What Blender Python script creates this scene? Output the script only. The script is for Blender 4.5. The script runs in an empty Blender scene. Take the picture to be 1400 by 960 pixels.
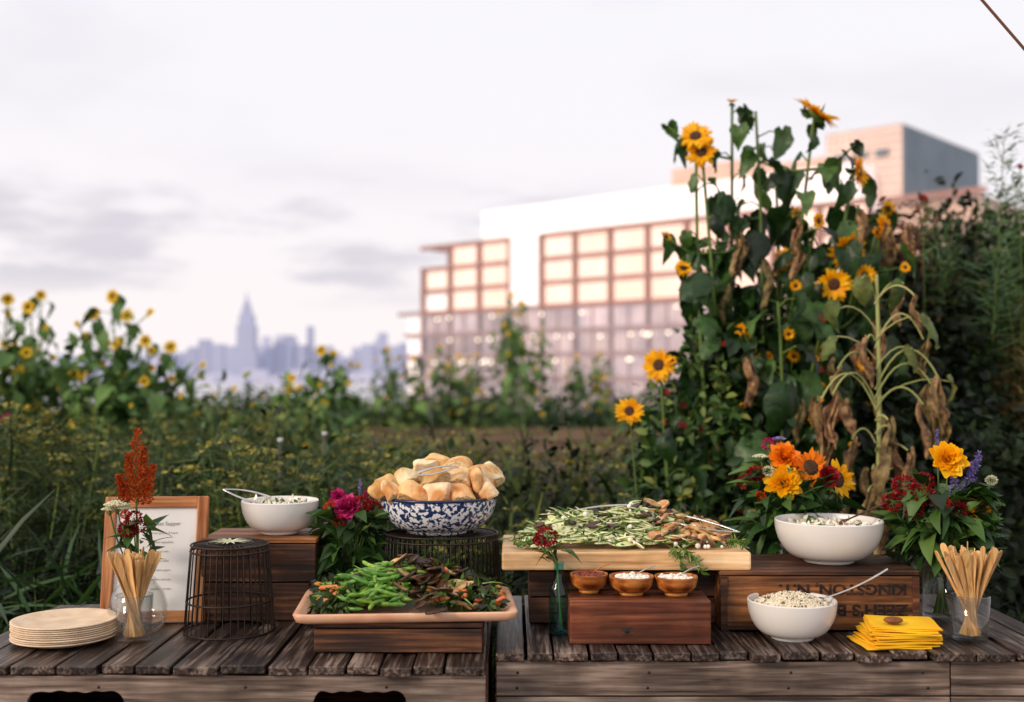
import bpy, math, numpy as np, bmesh
from mathutils import Vector, Matrix, Euler
rng = np.random.default_rng(11)
U = rng.uniform
scene = bpy.context.scene

def lin(h, a=1.0):
    h = h.lstrip('#'); o = []
    for i in (0, 2, 4):
        c = int(h[i:i+2], 16)/255
        o.append(c/12.92 if c <= 0.04045 else ((c+0.055)/1.055)**2.4)
    return (*o, a)

# ------------------------------------------------------------------ materials
MAT = {}
def _base(name):
    m = bpy.data.materials.new(name); m.use_nodes = True
    nt = m.node_tree; nt.nodes.clear(); MAT[name] = m
    return m, nt, nt.nodes.new, nt.links.new

def leafmat(name, cols, rough=.5, spec=.35, trans=0., bump=0):
    """leaf / petal material: colour varies leaf by leaf through a ramp"""
    m, nt, N, L = _base(name)
    out = N('ShaderNodeOutputMaterial'); b = N('ShaderNodeBsdfPrincipled'); g = N('ShaderNodeNewGeometry'); r = N('ShaderNodeValToRGB')
    e = r.color_ramp.elements; n = len(cols); e[0].color = lin(cols[0]); e[0].position = 0; e[1].color = lin(cols[-1]); e[1].position = 1
    for i in range(1, n-1): q = e.new(i/(n-1)); q.color = lin(cols[i])
    L(g.outputs['Random Per Island'], r.inputs[0]); col = r.outputs[0]
    if bump:
        tc = N('ShaderNodeTexCoord'); n2 = N('ShaderNodeTexNoise'); n2.inputs['Scale'].default_value = 28; n2.inputs['Detail'].default_value = 3; L(tc.outputs['Object'], n2.inputs['Vector'])
        bp = N('ShaderNodeBump'); bp.inputs['Strength'].default_value = bump; bp.inputs['Distance'].default_value = .02; L(n2.outputs['Fac'], bp.inputs['Height']); L(bp.outputs[0], b.inputs['Normal'])
        hs = N('ShaderNodeHueSaturation'); mr = N('ShaderNodeMapRange'); mr.inputs['From Min'].default_value = .3; mr.inputs['From Max'].default_value = .7; mr.inputs['To Min'].default_value = .6; mr.inputs['To Max'].default_value = 1.4
        L(n2.outputs['Fac'], mr.inputs['Value']); L(mr.outputs[0], hs.inputs['Value']); L(col, hs.inputs['Color']); col = hs.outputs[0]
    L(col, b.inputs['Base Color'])
    b.inputs['Roughness'].default_value = rough; b.inputs['Specular IOR Level'].default_value = spec
    if trans:
        t = N('ShaderNodeBsdfTranslucent'); L(col, t.inputs['Color']); ms = N('ShaderNodeMixShader'); ms.inputs[0].default_value = trans
        L(b.outputs[0], ms.inputs[1]); L(t.outputs[0], ms.inputs[2]); L(ms.outputs[0], out.inputs[0])
    else: L(b.outputs[0], out.inputs[0])

def pmat(name, c1, c2=None, rough=.5, scale=8, detail=4, bump=0, bscale=None, island=0., spec=.5,
         stretch=(1, 1, 1), trans=0, metallic=0, coat=0, lo=.35, hi=.65, sss=0, emit=0, c3=None):
    m, nt, N, L = _base(name)
    out = N('ShaderNodeOutputMaterial'); b = N('ShaderNodeBsdfPrincipled')
    c2 = c2 or c1
    tc = N('ShaderNodeTexCoord'); mp = N('ShaderNodeMapping'); mp.inputs['Scale'].default_value = stretch
    L(tc.outputs['Object'], mp.inputs['Vector'])
    no = N('ShaderNodeTexNoise'); no.inputs['Scale'].default_value = scale; no.inputs['Detail'].default_value = detail
    L(mp.outputs[0], no.inputs['Vector'])
    r = N('ShaderNodeValToRGB'); r.color_ramp.elements[0].position = lo; r.color_ramp.elements[1].position = hi
    r.color_ramp.elements[0].color = lin(c1); r.color_ramp.elements[1].color = lin(c2)
    L(no.outputs['Fac'], r.inputs[0]); col = r.outputs[0]
    if island:
        g = N('ShaderNodeNewGeometry'); hs = N('ShaderNodeHueSaturation')
        mr = N('ShaderNodeMapRange'); mr.inputs['To Min'].default_value = 1-island; mr.inputs['To Max'].default_value = 1+island
        L(g.outputs['Random Per Island'], mr.inputs['Value']); L(mr.outputs[0], hs.inputs['Value'])
        mr2 = N('ShaderNodeMapRange'); mr2.inputs['To Min'].default_value = .5+.035*island/.4; mr2.inputs['To Max'].default_value = .5-.03*island/.4
        L(g.outputs['Random Per Island'], mr2.inputs['Value']); L(mr2.outputs[0], hs.inputs['Hue'])
        L(col, hs.inputs['Color']); col = hs.outputs[0]
        if c3:
            mx = N('ShaderNodeMix'); mx.data_type = 'RGBA'
            m3 = N('ShaderNodeMath'); m3.operation = 'MULTIPLY'; m3.inputs[1].default_value = 7.31
            m4 = N('ShaderNodeMath'); m4.operation = 'FRACT'; L(g.outputs['Random Per Island'], m3.inputs[0]); L(m3.outputs[0], m4.inputs[0])
            m5 = N('ShaderNodeMath'); m5.operation = 'GREATER_THAN'; m5.inputs[1].default_value = .86; L(m4.outputs[0], m5.inputs[0])
            L(m5.outputs[0], mx.inputs[0]); L(col, mx.inputs[6]); mx.inputs[7].default_value = lin(c3); col = mx.outputs[2]
    L(col, b.inputs['Base Color'])
    b.inputs['Roughness'].default_value = rough; b.inputs['Metallic'].default_value = metallic
    b.inputs['Specular IOR Level'].default_value = spec; b.inputs['Coat Weight'].default_value = coat
    if emit:
        L(col, b.inputs['Emission Color']); b.inputs['Emission Strength'].default_value = emit
    if bump:
        n2 = N('ShaderNodeTexNoise'); n2.inputs['Scale'].default_value = bscale or scale*3; n2.inputs['Detail'].default_value = 5
        L(mp.outputs[0], n2.inputs['Vector'])
        bp = N('ShaderNodeBump'); bp.inputs['Strength'].default_value = bump; bp.inputs['Distance'].default_value = .01
        L(n2.outputs['Fac'], bp.inputs['Height']); L(bp.outputs[0], b.inputs['Normal'])
    if trans:
        t = N('ShaderNodeBsdfTranslucent'); L(col, t.inputs['Color']); ms = N('ShaderNodeMixShader'); ms.inputs[0].default_value = trans
        L(b.outputs[0], ms.inputs[1]); L(t.outputs[0], ms.inputs[2]); L(ms.outputs[0], out.inputs[0])
    else:
        L(b.outputs[0], out.inputs[0])
    return m

def wood(name, cd, cm, cl, axis='y', fine=60, rough=.6, isl=.25, bump=.35, stain=.5, spec=.4, wear=0):
    m, nt, N, L = _base(name)
    out = N('ShaderNodeOutputMaterial'); b = N('ShaderNodeBsdfPrincipled'); L(b.outputs[0], out.inputs[0])
    tc = N('ShaderNodeTexCoord'); g = N('ShaderNodeNewGeometry')
    sc = N('ShaderNodeVectorMath'); sc.operation = 'SCALE'; sc.inputs[0].default_value = (13.1, 7.7, 5.3)
    L(g.outputs['Random Per Island'], sc.inputs['Scale'])
    ad = N('ShaderNodeVectorMath'); ad.operation = 'ADD'; L(tc.outputs['Object'], ad.inputs[0]); L(sc.outputs[0], ad.inputs[1])
    def nz(stretch, scale, det, dist=0):
        mp = N('ShaderNodeMapping'); mp.inputs['Scale'].default_value = stretch; L(ad.outputs[0], mp.inputs['Vector'])
        n = N('ShaderNodeTexNoise'); n.inputs['Scale'].default_value = scale; n.inputs['Detail'].default_value = det
        n.inputs['Distortion'].default_value = dist; L(mp.outputs[0], n.inputs['Vector']); return n.outputs['Fac']
    k = {'x': (.05, 1, 1), 'y': (1, .05, 1), 'z': (1, 1, .05)}[axis]
    k2 = {'x': (.12, 1, 1), 'y': (1, .12, 1), 'z': (1, 1, .12)}[axis]
    n1 = nz(k, fine*1.5, 7, .4); n2 = nz(k2, 15, 5, .7); n3 = nz((1, 1, 1), 6, 6)
    r = N('ShaderNodeValToRGB'); e = r.color_ramp.elements
    e[0].position = .36; e[0].color = lin(cd); e[1].position = .64; e[1].color = lin(cl)
    em = e.new(.49); em.color = lin(cm)
    mixn = N('ShaderNodeMath'); mixn.operation = 'MULTIPLY_ADD'; mixn.inputs[1].default_value = .38
    L(n2, mixn.inputs[0]); mm = N('ShaderNodeMath'); mm.operation = 'MULTIPLY'; mm.inputs[1].default_value = .62; L(n1, mm.inputs[0])
    L(mm.outputs[0], mixn.inputs[2]); L(mixn.outputs[0], r.inputs[0])
    st = N('ShaderNodeMapRange'); st.inputs['From Min'].default_value = .38; st.inputs['From Max'].default_value = .62
    st.inputs['To Min'].default_value = 1-stain; st.inputs['To Max'].default_value = 1.15; L(n3, st.inputs['Value'])
    mr = N('ShaderNodeMapRange'); mr.inputs['To Min'].default_value = 1-isl; mr.inputs['To Max'].default_value = 1+isl
    L(g.outputs['Random Per Island'], mr.inputs['Value'])
    ml = N('ShaderNodeMath'); ml.operation = 'MULTIPLY'; L(st.outputs[0], ml.inputs[0]); L(mr.outputs[0], ml.inputs[1])
    hs = N('ShaderNodeHueSaturation'); L(r.outputs[0], hs.inputs['Color']); L(ml.outputs[0], hs.inputs['Value'])
    col = hs.outputs[0]
    n4 = nz({'x': (.035, 1, 1), 'y': (1, .035, 1), 'z': (1, 1, .035)}[axis], 34, 3, .5)
    ck = N('ShaderNodeMapRange'); ck.inputs['From Min'].default_value = .30; ck.inputs['From Max'].default_value = .37; ck.inputs['To Min'].default_value = .25; L(n4, ck.inputs['Value'])
    cm_ = N('ShaderNodeMix'); cm_.data_type = 'RGBA'; cm_.blend_type = 'MULTIPLY'; cm_.inputs[0].default_value = 1 if stain > .25 else .3; L(col, cm_.inputs[6]); L(ck.outputs[0], cm_.inputs[7])
    L(cm_.outputs[2], b.inputs['Base Color'])
    rr = N('ShaderNodeMapRange'); rr.inputs['To Min'].default_value = rough-.15; rr.inputs['To Max'].default_value = rough+.2; L(n1, rr.inputs['Value'])
    L(rr.outputs[0], b.inputs['Roughness']); b.inputs['Specular IOR Level'].default_value = spec
    bp = N('ShaderNodeBump'); bp.inputs['Strength'].default_value = bump; bp.inputs['Distance'].default_value = .005
    L(mixn.outputs[0], bp.inputs['Height']); L(bp.outputs[0], b.inputs['Normal'])
    return m

def glassmat(name, tint):
    m, nt, N, L = _base(name)
    out = N('ShaderNodeOutputMaterial'); t = N('ShaderNodeBsdfTransparent'); t.inputs[0].default_value = tint
    g = N('ShaderNodeBsdfGlossy'); g.inputs['Roughness'].default_value = .03
    f = N('ShaderNodeLayerWeight'); f.inputs[0].default_value = .5
    p = N('ShaderNodeMath'); p.operation = 'POWER'; p.inputs[1].default_value = 3.0; L(f.outputs['Facing'], p.inputs[0])
    q = N('ShaderNodeMath'); q.operation = 'MULTIPLY_ADD'; q.inputs[1].default_value = .55; q.inputs[2].default_value = .05; L(p.outputs[0], q.inputs[0])
    mx = N('ShaderNodeMixShader'); L(q.outputs[0], mx.inputs[0]); L(t.outputs[0], mx.inputs[1]); L(g.outputs[0], mx.inputs[2]); L(mx.outputs[0], out.inputs[0])

wood('table_wood', '#140d0a', '#40312a', '#8c7a6e', 'y', 70, .42, .35, .6, .6)
wood('table_face', '#352a23', '#776458', '#a99789', 'x', 55, .65, .15, .5, .45)
wood('crate_dark', '#1c0f08', '#4e2d1a', '#8a5836', 'x', 50, .6, .25, .5, .55)
wood('crate_brown', '#301a0c', '#7d4b25', '#b87c48', 'x', 50, .6, .2, .5, .5)
wood('box_red', '#260f07', '#64301a', '#965636', 'x', 40, .45, .1, .4, .45)
wood('board_light', '#a8784a', '#dcb07c', '#f2d2a6', 'x', 45, .5, .05, .2, .2)
wood('frame_wood', '#7d4420', '#b27040', '#cf9460', 'z', 60, .45, .1, .2, .2)
wood('frame_rail', '#7d4420', '#b27040', '#cf9460', 'x', 60, .45, .1, .2, .2)
wood('olive_wood', '#5c280c', '#ad6228', '#d89a54', 'x', 40, .35, .2, .1, .2)
wood('stick_wood', '#a87c44', '#cfa066', '#e2be84', 'z', 60, .6, .18, .1, .1)
pmat('plate', '#d0b494', '#e2caac', .7, 20, bump=.05)
pmat('tray', '#cf9878', '#e4b694', .4, 12, bump=.05)
pmat('ceramic', '#d8d4ce', '#e4e0db', .25, 3, coat=.3)
pmat('enamel_rim', '#10204a', rough=.25)
pmat('enamel', '#e4e4e8', '#17305f', .2, 85, 3, lo=.47, hi=.53, coat=.4)
pmat('black_metal', '#1a1410', '#33241b', .5, 20, metallic=.4)
pmat('dark_inner_box', '#0c0907', rough=.9)  # near-black, for the filler box inside crates
pmat('steel', '#b8b4b0', '#d8d4d0', .22, 20, metallic=1)
pmat('paper', '#e4e2e0', '#ecebe9', .7, 6)
pmat('ink', '#8b8684', rough=.8)
pmat('stamp', '#150a05', '#4a2a16', .8, 45, 5, lo=.5, hi=.72)
pmat('bread', '#b87838', '#e6bc7e', .8, 15, 7, bump=.8, bscale=38, island=.12, lo=.36, hi=.58)
pmat('bread_flour', '#f0dab0', '#c98e4a', .85, 13, 7, bump=.8, bscale=42, island=.10, lo=.44, hi=.66)
pmat('bread_crumb', '#f0e0b8', '#dcbc82', .85, 50, 6, bump=1, bscale=90)
pmat('bean', '#4c7820', '#7da63c', .35, 60, island=.3)
pmat('carrot', '#b85a20', '#dd8640', .45, 40, island=.25)
pmat('char', '#1b120d', '#54341c', .4, 30, bump=.3, island=.3)
pmat('eggplant_flesh', '#9a7440', '#d2ae70', .5, 50, island=.2)
leafmat('herb', ['#24421a', '#3c6222', '#5c8030', '#2f5220'], .45, .4, .2)
leafmat('vaseleaf', ['#142a0e', '#264718', '#416226', '#5c7a34'], .5, .4, .2)
leafmat('darkgreens', ['#141f0c', '#2a3c16', '#3e531e'], .4, .4)
pmat('zucchini', '#c4ca88', '#e8e6bc', .4, 40, island=.12)
pmat('zuc_skin', '#3c6420', '#719038', .4, 40, island=.2)
pmat('noodle', '#b0be72', '#e4e2b6', .4, 40, island=.2)
pmat('chicken', '#9a622c', '#dcb47c', .5, 45, 5, bump=.2, island=.2)
pmat('feta', '#ddd4c2', '#f0ebde', .6, 60, island=.1)
pmat('rice', '#c8b898', '#e6dac6', .5, 200, island=.2, c3='#5d5a30')
pmat('sauce_red', '#5d1a10', '#8c3020', .3, 60)
pmat('sauce_white', '#e4dcc8', '#f1ebdc', .35, 60)
pmat('napkin', '#efb404', '#fac818', .8, 10, island=.06, bump=.1)
pmat('stone', '#6a3c1c', '#8f5a30', .6, 30, bump=.2)
glassmat('clear_glass', (.95, .96, .955, 1)); glassmat('teal_glass', (.42, .85, .90, 1)); glassmat('smoke_glass', (.7, .7, .67, 1))
# plants
leafmat('stem', ['#3c5a22', '#6b803a'], .6)
leafmat('stem_pale', ['#8c9456', '#aeae70'], .7)
leafmat('sunleaf', ['#0f200c', '#1a3414', '#28481c', '#3b5e26', '#1d3816', '#577838'], .42, .5, .28, bump=.35)
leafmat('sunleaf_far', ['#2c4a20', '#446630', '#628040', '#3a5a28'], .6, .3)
leafmat('sunleaf_dull', ['#46582c', '#5f6c38', '#77793f', '#4c5a2c'], .6, .3, .2, bump=.3)
leafmat('bushleaf', ['#10220d', '#1c3a14', '#2e4e1f', '#436126'], .5, .4, .15)
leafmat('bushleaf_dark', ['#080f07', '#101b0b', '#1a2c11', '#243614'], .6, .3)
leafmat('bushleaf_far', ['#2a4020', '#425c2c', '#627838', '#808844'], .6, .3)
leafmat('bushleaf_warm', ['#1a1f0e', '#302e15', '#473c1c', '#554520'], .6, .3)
leafmat('fennel', ['#1c2a14', '#30451b', '#4a5a28', '#686e34'], .6, .3)
leafmat('fennel_dk', ['#121e0e', '#203216', '#2f441e', '#3e5026'], .6, .3)
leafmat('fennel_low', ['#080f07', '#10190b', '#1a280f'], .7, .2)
leafmat('umbel', ['#5c5c28', '#7c7832', '#98903c', '#686630'], .6, .3)
leafmat('fern', ['#2c4626', '#48663a', '#60784a'], .6, .3)
leafmat('straw', ['#5c4a28', '#80683a', '#a08650'], .7)
leafmat('rust_dry', ['#3a2016', '#5c3424', '#7a4834', '#4a3a20'], .7)
pmat('dry_leaf', '#563c24', '#ac8c5c', .7, 28, 6, bump=.5, island=.3, trans=.2)
leafmat('petal_y', ['#f0a000', '#f8b808', '#fcca20'], .5, .2, .35)
leafmat('petal_o', ['#e06808', '#f08410', '#f89c1c'], .5, .2, .3)
leafmat('petal_lemon', ['#ecc010', '#f6d83a'], .5, .2, .3)
leafmat('petal_red', ['#5a0610', '#8a0c18', '#b01424'], .5, .2, .2)
leafmat('petal_mag', ['#7c0c3c', '#b81c60', '#cc3a7c'], .5, .2, .25)
leafmat('petal_orange_red', ['#b42c0c', '#e2501c'], .5, .2, .2)
leafmat('petal_purple', ['#4c3c80', '#8070b0', '#9c8cc4'], .6, .2, .2)
leafmat('petal_cream', ['#bcbf90', '#e8e6c8'], .6, .2, .2)
leafmat('amaranth', ['#7a260c', '#ac4212', '#d05c20', '#943210'], .8, .1, .1)
pmat('disk', '#2a1408', '#5a3010', .8, 120, bump=.5, island=.2)
pmat('soil', '#3a2c22', '#705a48', .95, 1.2, 8, bump=.6, bscale=12)
pmat('bed_board', '#46362a', '#7a6350', .9, 3, 4, stretch=(.2, 1, 1))
pmat('concrete', '#8a8684', '#a09c98', .9, 2)
pmat('white_post', '#d0cfcc', rough=.6)
pmat('rope', '#6a3f28', rough=.8)
# city
pmat('bframe', '#967068', '#a07a72', .7, .3)
pmat('bframe_low', '#948082', '#9e8a8e', .7, .3)
pmat('bwhite', '#f6e8e4', '#f9eeeb', .6, .2, emit=.35)  # pale walls and lattice bars, brightness raised by added emission
pmat('blattice', '#c0a090', '#ccae9e', .7, .3)
pmat('bgrey', '#64747f', '#72828d', .6, .3)
pmat('bdark', '#5a6670', rough=.5)
pmat('bglass', '#ffe9df', '#ffdccf', .12, .12, metallic=.85, island=.05)  # pink of the reflected sunset tinted into the pane colour
pmat('bglass_low', '#c4b8bc', '#a39ea8', .2, .2, metallic=.75, island=.25)
pmat('lamp_glow', '#fff0d8', emit=1.6)
pmat('painted_haze', '#898ca2', '#9193a8', .9, .002, emit=.58, island=.06)  # aerial haze painted into the tower colour, emission standing in for airlight
pmat('painted_haze2', '#a0a0b4', '#a8a6b8', .9, .002, emit=.52, island=.05)  # paler painted haze with emission, for the shore and some towers

# water
m, nt, N, L = _base('water')
o = N('ShaderNodeOutputMaterial'); b = N('ShaderNodeBsdfPrincipled'); L(b.outputs[0], o.inputs[0])
b.inputs['Base Color'].default_value = (.42, .41, .46, 1); b.inputs['Roughness'].default_value = .3
tc = N('ShaderNodeTexCoord'); n = N('ShaderNodeTexNoise'); n.inputs['Scale'].default_value = .15; L(tc.outputs['Object'], n.inputs['Vector'])
bp = N('ShaderNodeBump'); bp.inputs['Strength'].default_value = .2; L(n.outputs['Fac'], bp.inputs['Height']); L(bp.outputs[0], b.inputs['Normal'])

# ------------------------------------------------------------------ geometry collector
class Geo:
    def __init__(s): s.V = []; s.F = []; s.M = []; s.S = []; s.n = 0; s.names = []
    def mi(s, m):
        if m not in s.names: s.names.append(m)
        return s.names.index(m)
    def add(s, V, F, m, smooth=True):
        V = np.asarray(V, float).reshape(-1, 3); s.V.append(V)
        if isinstance(F, np.ndarray): groups = [F]
        else:
            d = {}
            for f in F: d.setdefault(len(f), []).append(f)
            groups = [np.array(x) for x in d.values()]
        for g in groups:
            s.F.append(g+s.n); s.M.append(np.full(len(g), s.mi(m))); s.S.append(np.full(len(g), smooth))
        s.n += len(V)
    def inst(s, T, P, R, S, smooth=True):
        V, FL = T; P = np.asarray(P, float).reshape(-1, 3); n = len(P); S = np.asarray(S, float)
        if n == 0: return
        if S.ndim == 0: S = np.full((n, 3), float(S))
        elif S.ndim == 1: S = np.repeat(S[:, None], 3, 1)
        W = np.einsum('nij,nkj->nki', R, V[None]*S[:, None, :])+P[:, None, :]
        off = s.n+np.arange(n)*len(V); s.V.append(W.reshape(-1, 3))
        for F, m in FL:
            FF = (F[None]+off[:, None, None]).reshape(-1, F.shape[1])
            s.F.append(FF); s.M.append(np.full(len(FF), s.mi(m))); s.S.append(np.full(len(FF), smooth))
        s.n += n*len(V)
    def box(s, c, d, m, rz=0, R=None):
        x, y, z = d[0]/2, d[1]/2, d[2]/2
        V = np.array([[-x,-y,-z],[x,-y,-z],[x,y,-z],[-x,y,-z],[-x,-y,z],[x,-y,z],[x,y,z],[-x,y,z]])
        if R is None:
            ca, sa = math.cos(rz), math.sin(rz); R = np.array([[ca,-sa,0],[sa,ca,0],[0,0,1]])
        V = V@np.asarray(R).T+np.array(c)
        s.add(V, np.array([[0,3,2,1],[4,5,6,7],[0,1,5,4],[1,2,6,5],[2,3,7,6],[3,0,4,7]]), m, False)
    def b2(s, x0, x1, y0, y1, z0, z1, m): s.box(((x0+x1)/2, (y0+y1)/2, (z0+z1)/2), (x1-x0, y1-y0, z1-z0), m)
    def lathe(s, prof, m, c=(0,0,0), seg=48, R=None, sx=1, sy=1):
        prof = np.array(prof, float); a = np.linspace(0, 2*math.pi, seg, endpoint=False)
        V = np.stack([np.outer(prof[:,0], np.cos(a))*sx, np.outer(prof[:,0], np.sin(a))*sy, np.repeat(prof[:,1][:,None], seg, 1)], -1).reshape(-1, 3)
        if R is not None: V = V@np.asarray(R).T
        V = V+np.array(c); k = len(prof); F = []
        i = np.arange(seg); j = (i+1) % seg
        for r in range(k-1): F.append(np.stack([r*seg+i, r*seg+j, (r+1)*seg+j, (r+1)*seg+i], 1))
        s.add(V, np.concatenate(F), m)
    def tube(s, P, r, m, seg=6, flat=1.0):
        P = np.asarray(P, float); n = len(P); r = np.broadcast_to(np.asarray(r, float), (n,))
        T = np.gradient(P, axis=0); T /= np.linalg.norm(T, axis=1)[:, None]+1e-9
        ref = np.array([0, 0, 1.]) if abs(T[:, 2]).mean() < .8 else np.array([0, 1., 0.])
        X = np.cross(T, ref); X /= np.linalg.norm(X, axis=1)[:, None]+1e-9; Y = np.cross(X, T)
        a = np.linspace(0, 2*math.pi, seg, endpoint=False)
        V = P[:, None]+r[:, None, None]*(np.cos(a)[None, :, None]*X[:, None]+flat*np.sin(a)[None, :, None]*Y[:, None])
        i = np.arange(seg); j = (i+1) % seg
        F = [np.stack([q*seg+i, q*seg+j, (q+1)*seg+j, (q+1)*seg+i], 1) for q in range(n-1)]
        V = V.reshape(-1, 3); s.add(V, np.concatenate(F), m)
        s.add(V[:seg], [list(range(seg))], m); s.add(V[-seg:], [list(range(seg))], m)
    def build(s, name, parent=None, bevel=0, loc=None, rot=None):
        me = bpy.data.meshes.new(name); V = np.concatenate(s.V)
        lv = np.concatenate([f.reshape(-1) for f in s.F]).astype(np.int32)
        lt = np.concatenate([np.full(len(f), f.shape[1]) for f in s.F]); ls = (np.cumsum(lt)-lt).astype(np.int32)
        me.vertices.add(len(V)); me.vertices.foreach_set('co', V.reshape(-1).astype(np.float32))
        me.loops.add(len(lv)); me.loops.foreach_set('vertex_index', lv)
        me.polygons.add(len(lt)); me.polygons.foreach_set('loop_start', ls)
        me.polygons.foreach_set('material_index', np.concatenate(s.M).astype(np.int32))
        me.polygons.foreach_set('use_smooth', np.concatenate(s.S).astype(bool))
        for k in s.names: me.materials.append(MAT[k])
        me.update(calc_edges=True); me.validate()
        ob = bpy.data.objects.new(name, me); scene.collection.objects.link(ob)
        if parent: ob.parent = parent
        if loc: ob.location = loc
        if rot: ob.rotation_euler = rot
        if bevel:
            bm = ob.modifiers.new('bevel', 'BEVEL'); bm.width = bevel; bm.segments = 2; bm.limit_method = 'ANGLE'
        return ob

def empty(name, loc=(0,0,0)):
    e = bpy.data.objects.new(name, None); scene.collection.objects.link(e); e.location = loc; return e
def nrm(a): a = np.asarray(a, float); return a/(np.linalg.norm(a, axis=-1, keepdims=True)+1e-9)
def frames(D, Nn):
    Y = nrm(D); X = nrm(np.cross(Y, Nn)); Z = np.cross(X, Y); return np.stack([X, Y, Z], -1)
def leafT(ws, mat, droop=.25, fold=.15, l=1.0, wave=0):
    k = len(ws); V = []
    for i, w in enumerate(ws):
        t = i/(k-1); z = -droop*t*t; V += [[-w, t*l, z+fold*w+wave*math.sin(t*17)], [0, t*l, z], [w, t*l, z+fold*w+wave*math.cos(t*14)]]
    F = []
    for i in range(k-1):
        a = 3*i; F += [[a, a+1, a+4, a+3], [a+1, a+2, a+5, a+4]]
    return (np.array(V, float), [(np.array(F), mat)])
def bigleaf(mat, droop, fold, wave, curl, asym=0, ph=0):
    ts = [0, .06, .16, .28, .41, .54, .67, .79, .90, 1.]; ws = [.10, .33, .43, .455, .43, .375, .29, .19, .09, .004]; V = []
    for i, (t, w) in enumerate(zip(ts, ws)):
        w *= 1+(.07 if i % 2 else -.05); y = t-.10*max(0, .2-t)*5; z0 = -droop*t**1.7
        ylen = y*(1-.25*droop*t)
        for s_ in (-1, -.5, 0, .5, 1):
            back = -.16*abs(s_)*(1 if t < .1 else max(0, .3-t)*3.3)
            V.append([w*s_*(1-curl*.3*abs(s_))+asym*t*t, ylen+back, z0+fold*w*abs(s_)+wave*s_*s_*math.sin(t*15+ph+s_*2)-curl*w*s_*s_*.8-.012*(abs(s_) == .5)])
    i = (np.arange(9)[:, None]*5+np.arange(4)[None]).reshape(-1)
    return (np.array(V, float), [(np.stack([i, i+1, i+6, i+5], 1), mat)])
def retint(T, mat): return (T[0], [(F, mat) for F, _ in T[1]])
def geoT(g):
    V = np.concatenate(g.V); FL = [(F, g.names[int(M[0])]) for F, M in zip(g.F, g.M)]
    return (V, FL)
HEARTS = [bigleaf('sunleaf', .55, .25, .05, .1, .05), bigleaf('sunleaf', .9, .5, .06, .2, -.12, 2), bigleaf('sunleaf', .35, .05, .08, .5, .1, 1), bigleaf('sunleaf', .75, .8, .04, .0, .15, 4), bigleaf('sunleaf', 1.0, -.3, .07, .4, -.05, 3)]
HFAR = [leafT([.13, .40, .43, .29, .15, .01], 'sunleaf', .5, .2, wave=.045), leafT([.10, .34, .36, .30, .13, .01], 'sunleaf', .85, .5, wave=.07)]
OV = leafT([.02, .26, .24, .02], 'bushleaf', .25, .3)
DI = (np.array([[0,0,0],[-.24,.45,.06],[0,1,-.1],[.24,.45,.06]], float), [(np.array([[0,1,2],[0,2,3]]), 'bushleaf')])
PET = leafT([.07, .16, .17, .11, .01], 'petal_y', .05, .25)
PETW = leafT([.1, .24, .3, .22, .05], 'petal_y', -.12, .2)
BLADE = leafT([.02, .03, .025, .004], 'fennel', .35, .2)

def rand_dirs(n): return nrm(rng.normal(size=(n, 3)))
def head(g, c, nv, r, mp='petal_y', md='disk', npet=22, layers=2, disk=.35, spread=(.1, .35), T=PET, wid=1.2):
    nv = nrm(np.array(nv, float)); ref = np.array([0, 0, 1.]) if abs(nv[2]) < .9 else np.array([1., 0, 0])
    a1 = nrm(np.cross(nv, ref)); a2 = np.cross(nv, a1); c = np.array(c, float)
    for l in range(layers):
        a = np.linspace(0, 2*math.pi, npet, endpoint=False)+U(0, .3, npet)+l*.5
        rad = np.cos(a)[:, None]*a1+np.sin(a)[:, None]*a2
        t = spread[0]+(spread[1]-spread[0])*l/max(1, layers-1)+U(-.25, .25, npet)
        D = rad*np.cos(t)[:, None]+nv*np.sin(t)[:, None]
        rr = r*(1-disk*.6-.45*(l/max(1, layers)) if layers > 2 else 1-disk*.7-.08*l)
        st = disk*.7*r*(1-.8*l/layers if layers > 2 else 1)
        L_ = rr*U(.72, 1.15, npet); S = np.stack([L_*wid, L_, L_], 1)
        g.inst(retint(T, mp), c+rad*st, frames(D, nv+rand_dirs(npet)*.35), S)
    R = np.stack([a1, a2, nv], -1)
    if np.linalg.det(R) < 0: R = np.stack([a2, a1, nv], -1)
    d = disk*r*(1 if layers <= 2 else .6)
    g.lathe([(d*1.02, -.02*r), (d, .06*r), (d*.7, .14*r), (d*.35, .15*r), (.001, .11*r)], md, c, 14, R)
    g.lathe([(d*1.1, 0), (d*.9, -.12*r), (.05*r, -.2*r)], 'stem', c, 10, R)

def curve(p0, p1, sag=(0,0,0), n=10):
    t = np.linspace(0, 1, n)[:, None]; p0 = np.array(p0, float); p1 = np.array(p1, float)
    return p0*(1-t)+p1*t+np.array(sag)*(4*t*(1-t))

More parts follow.
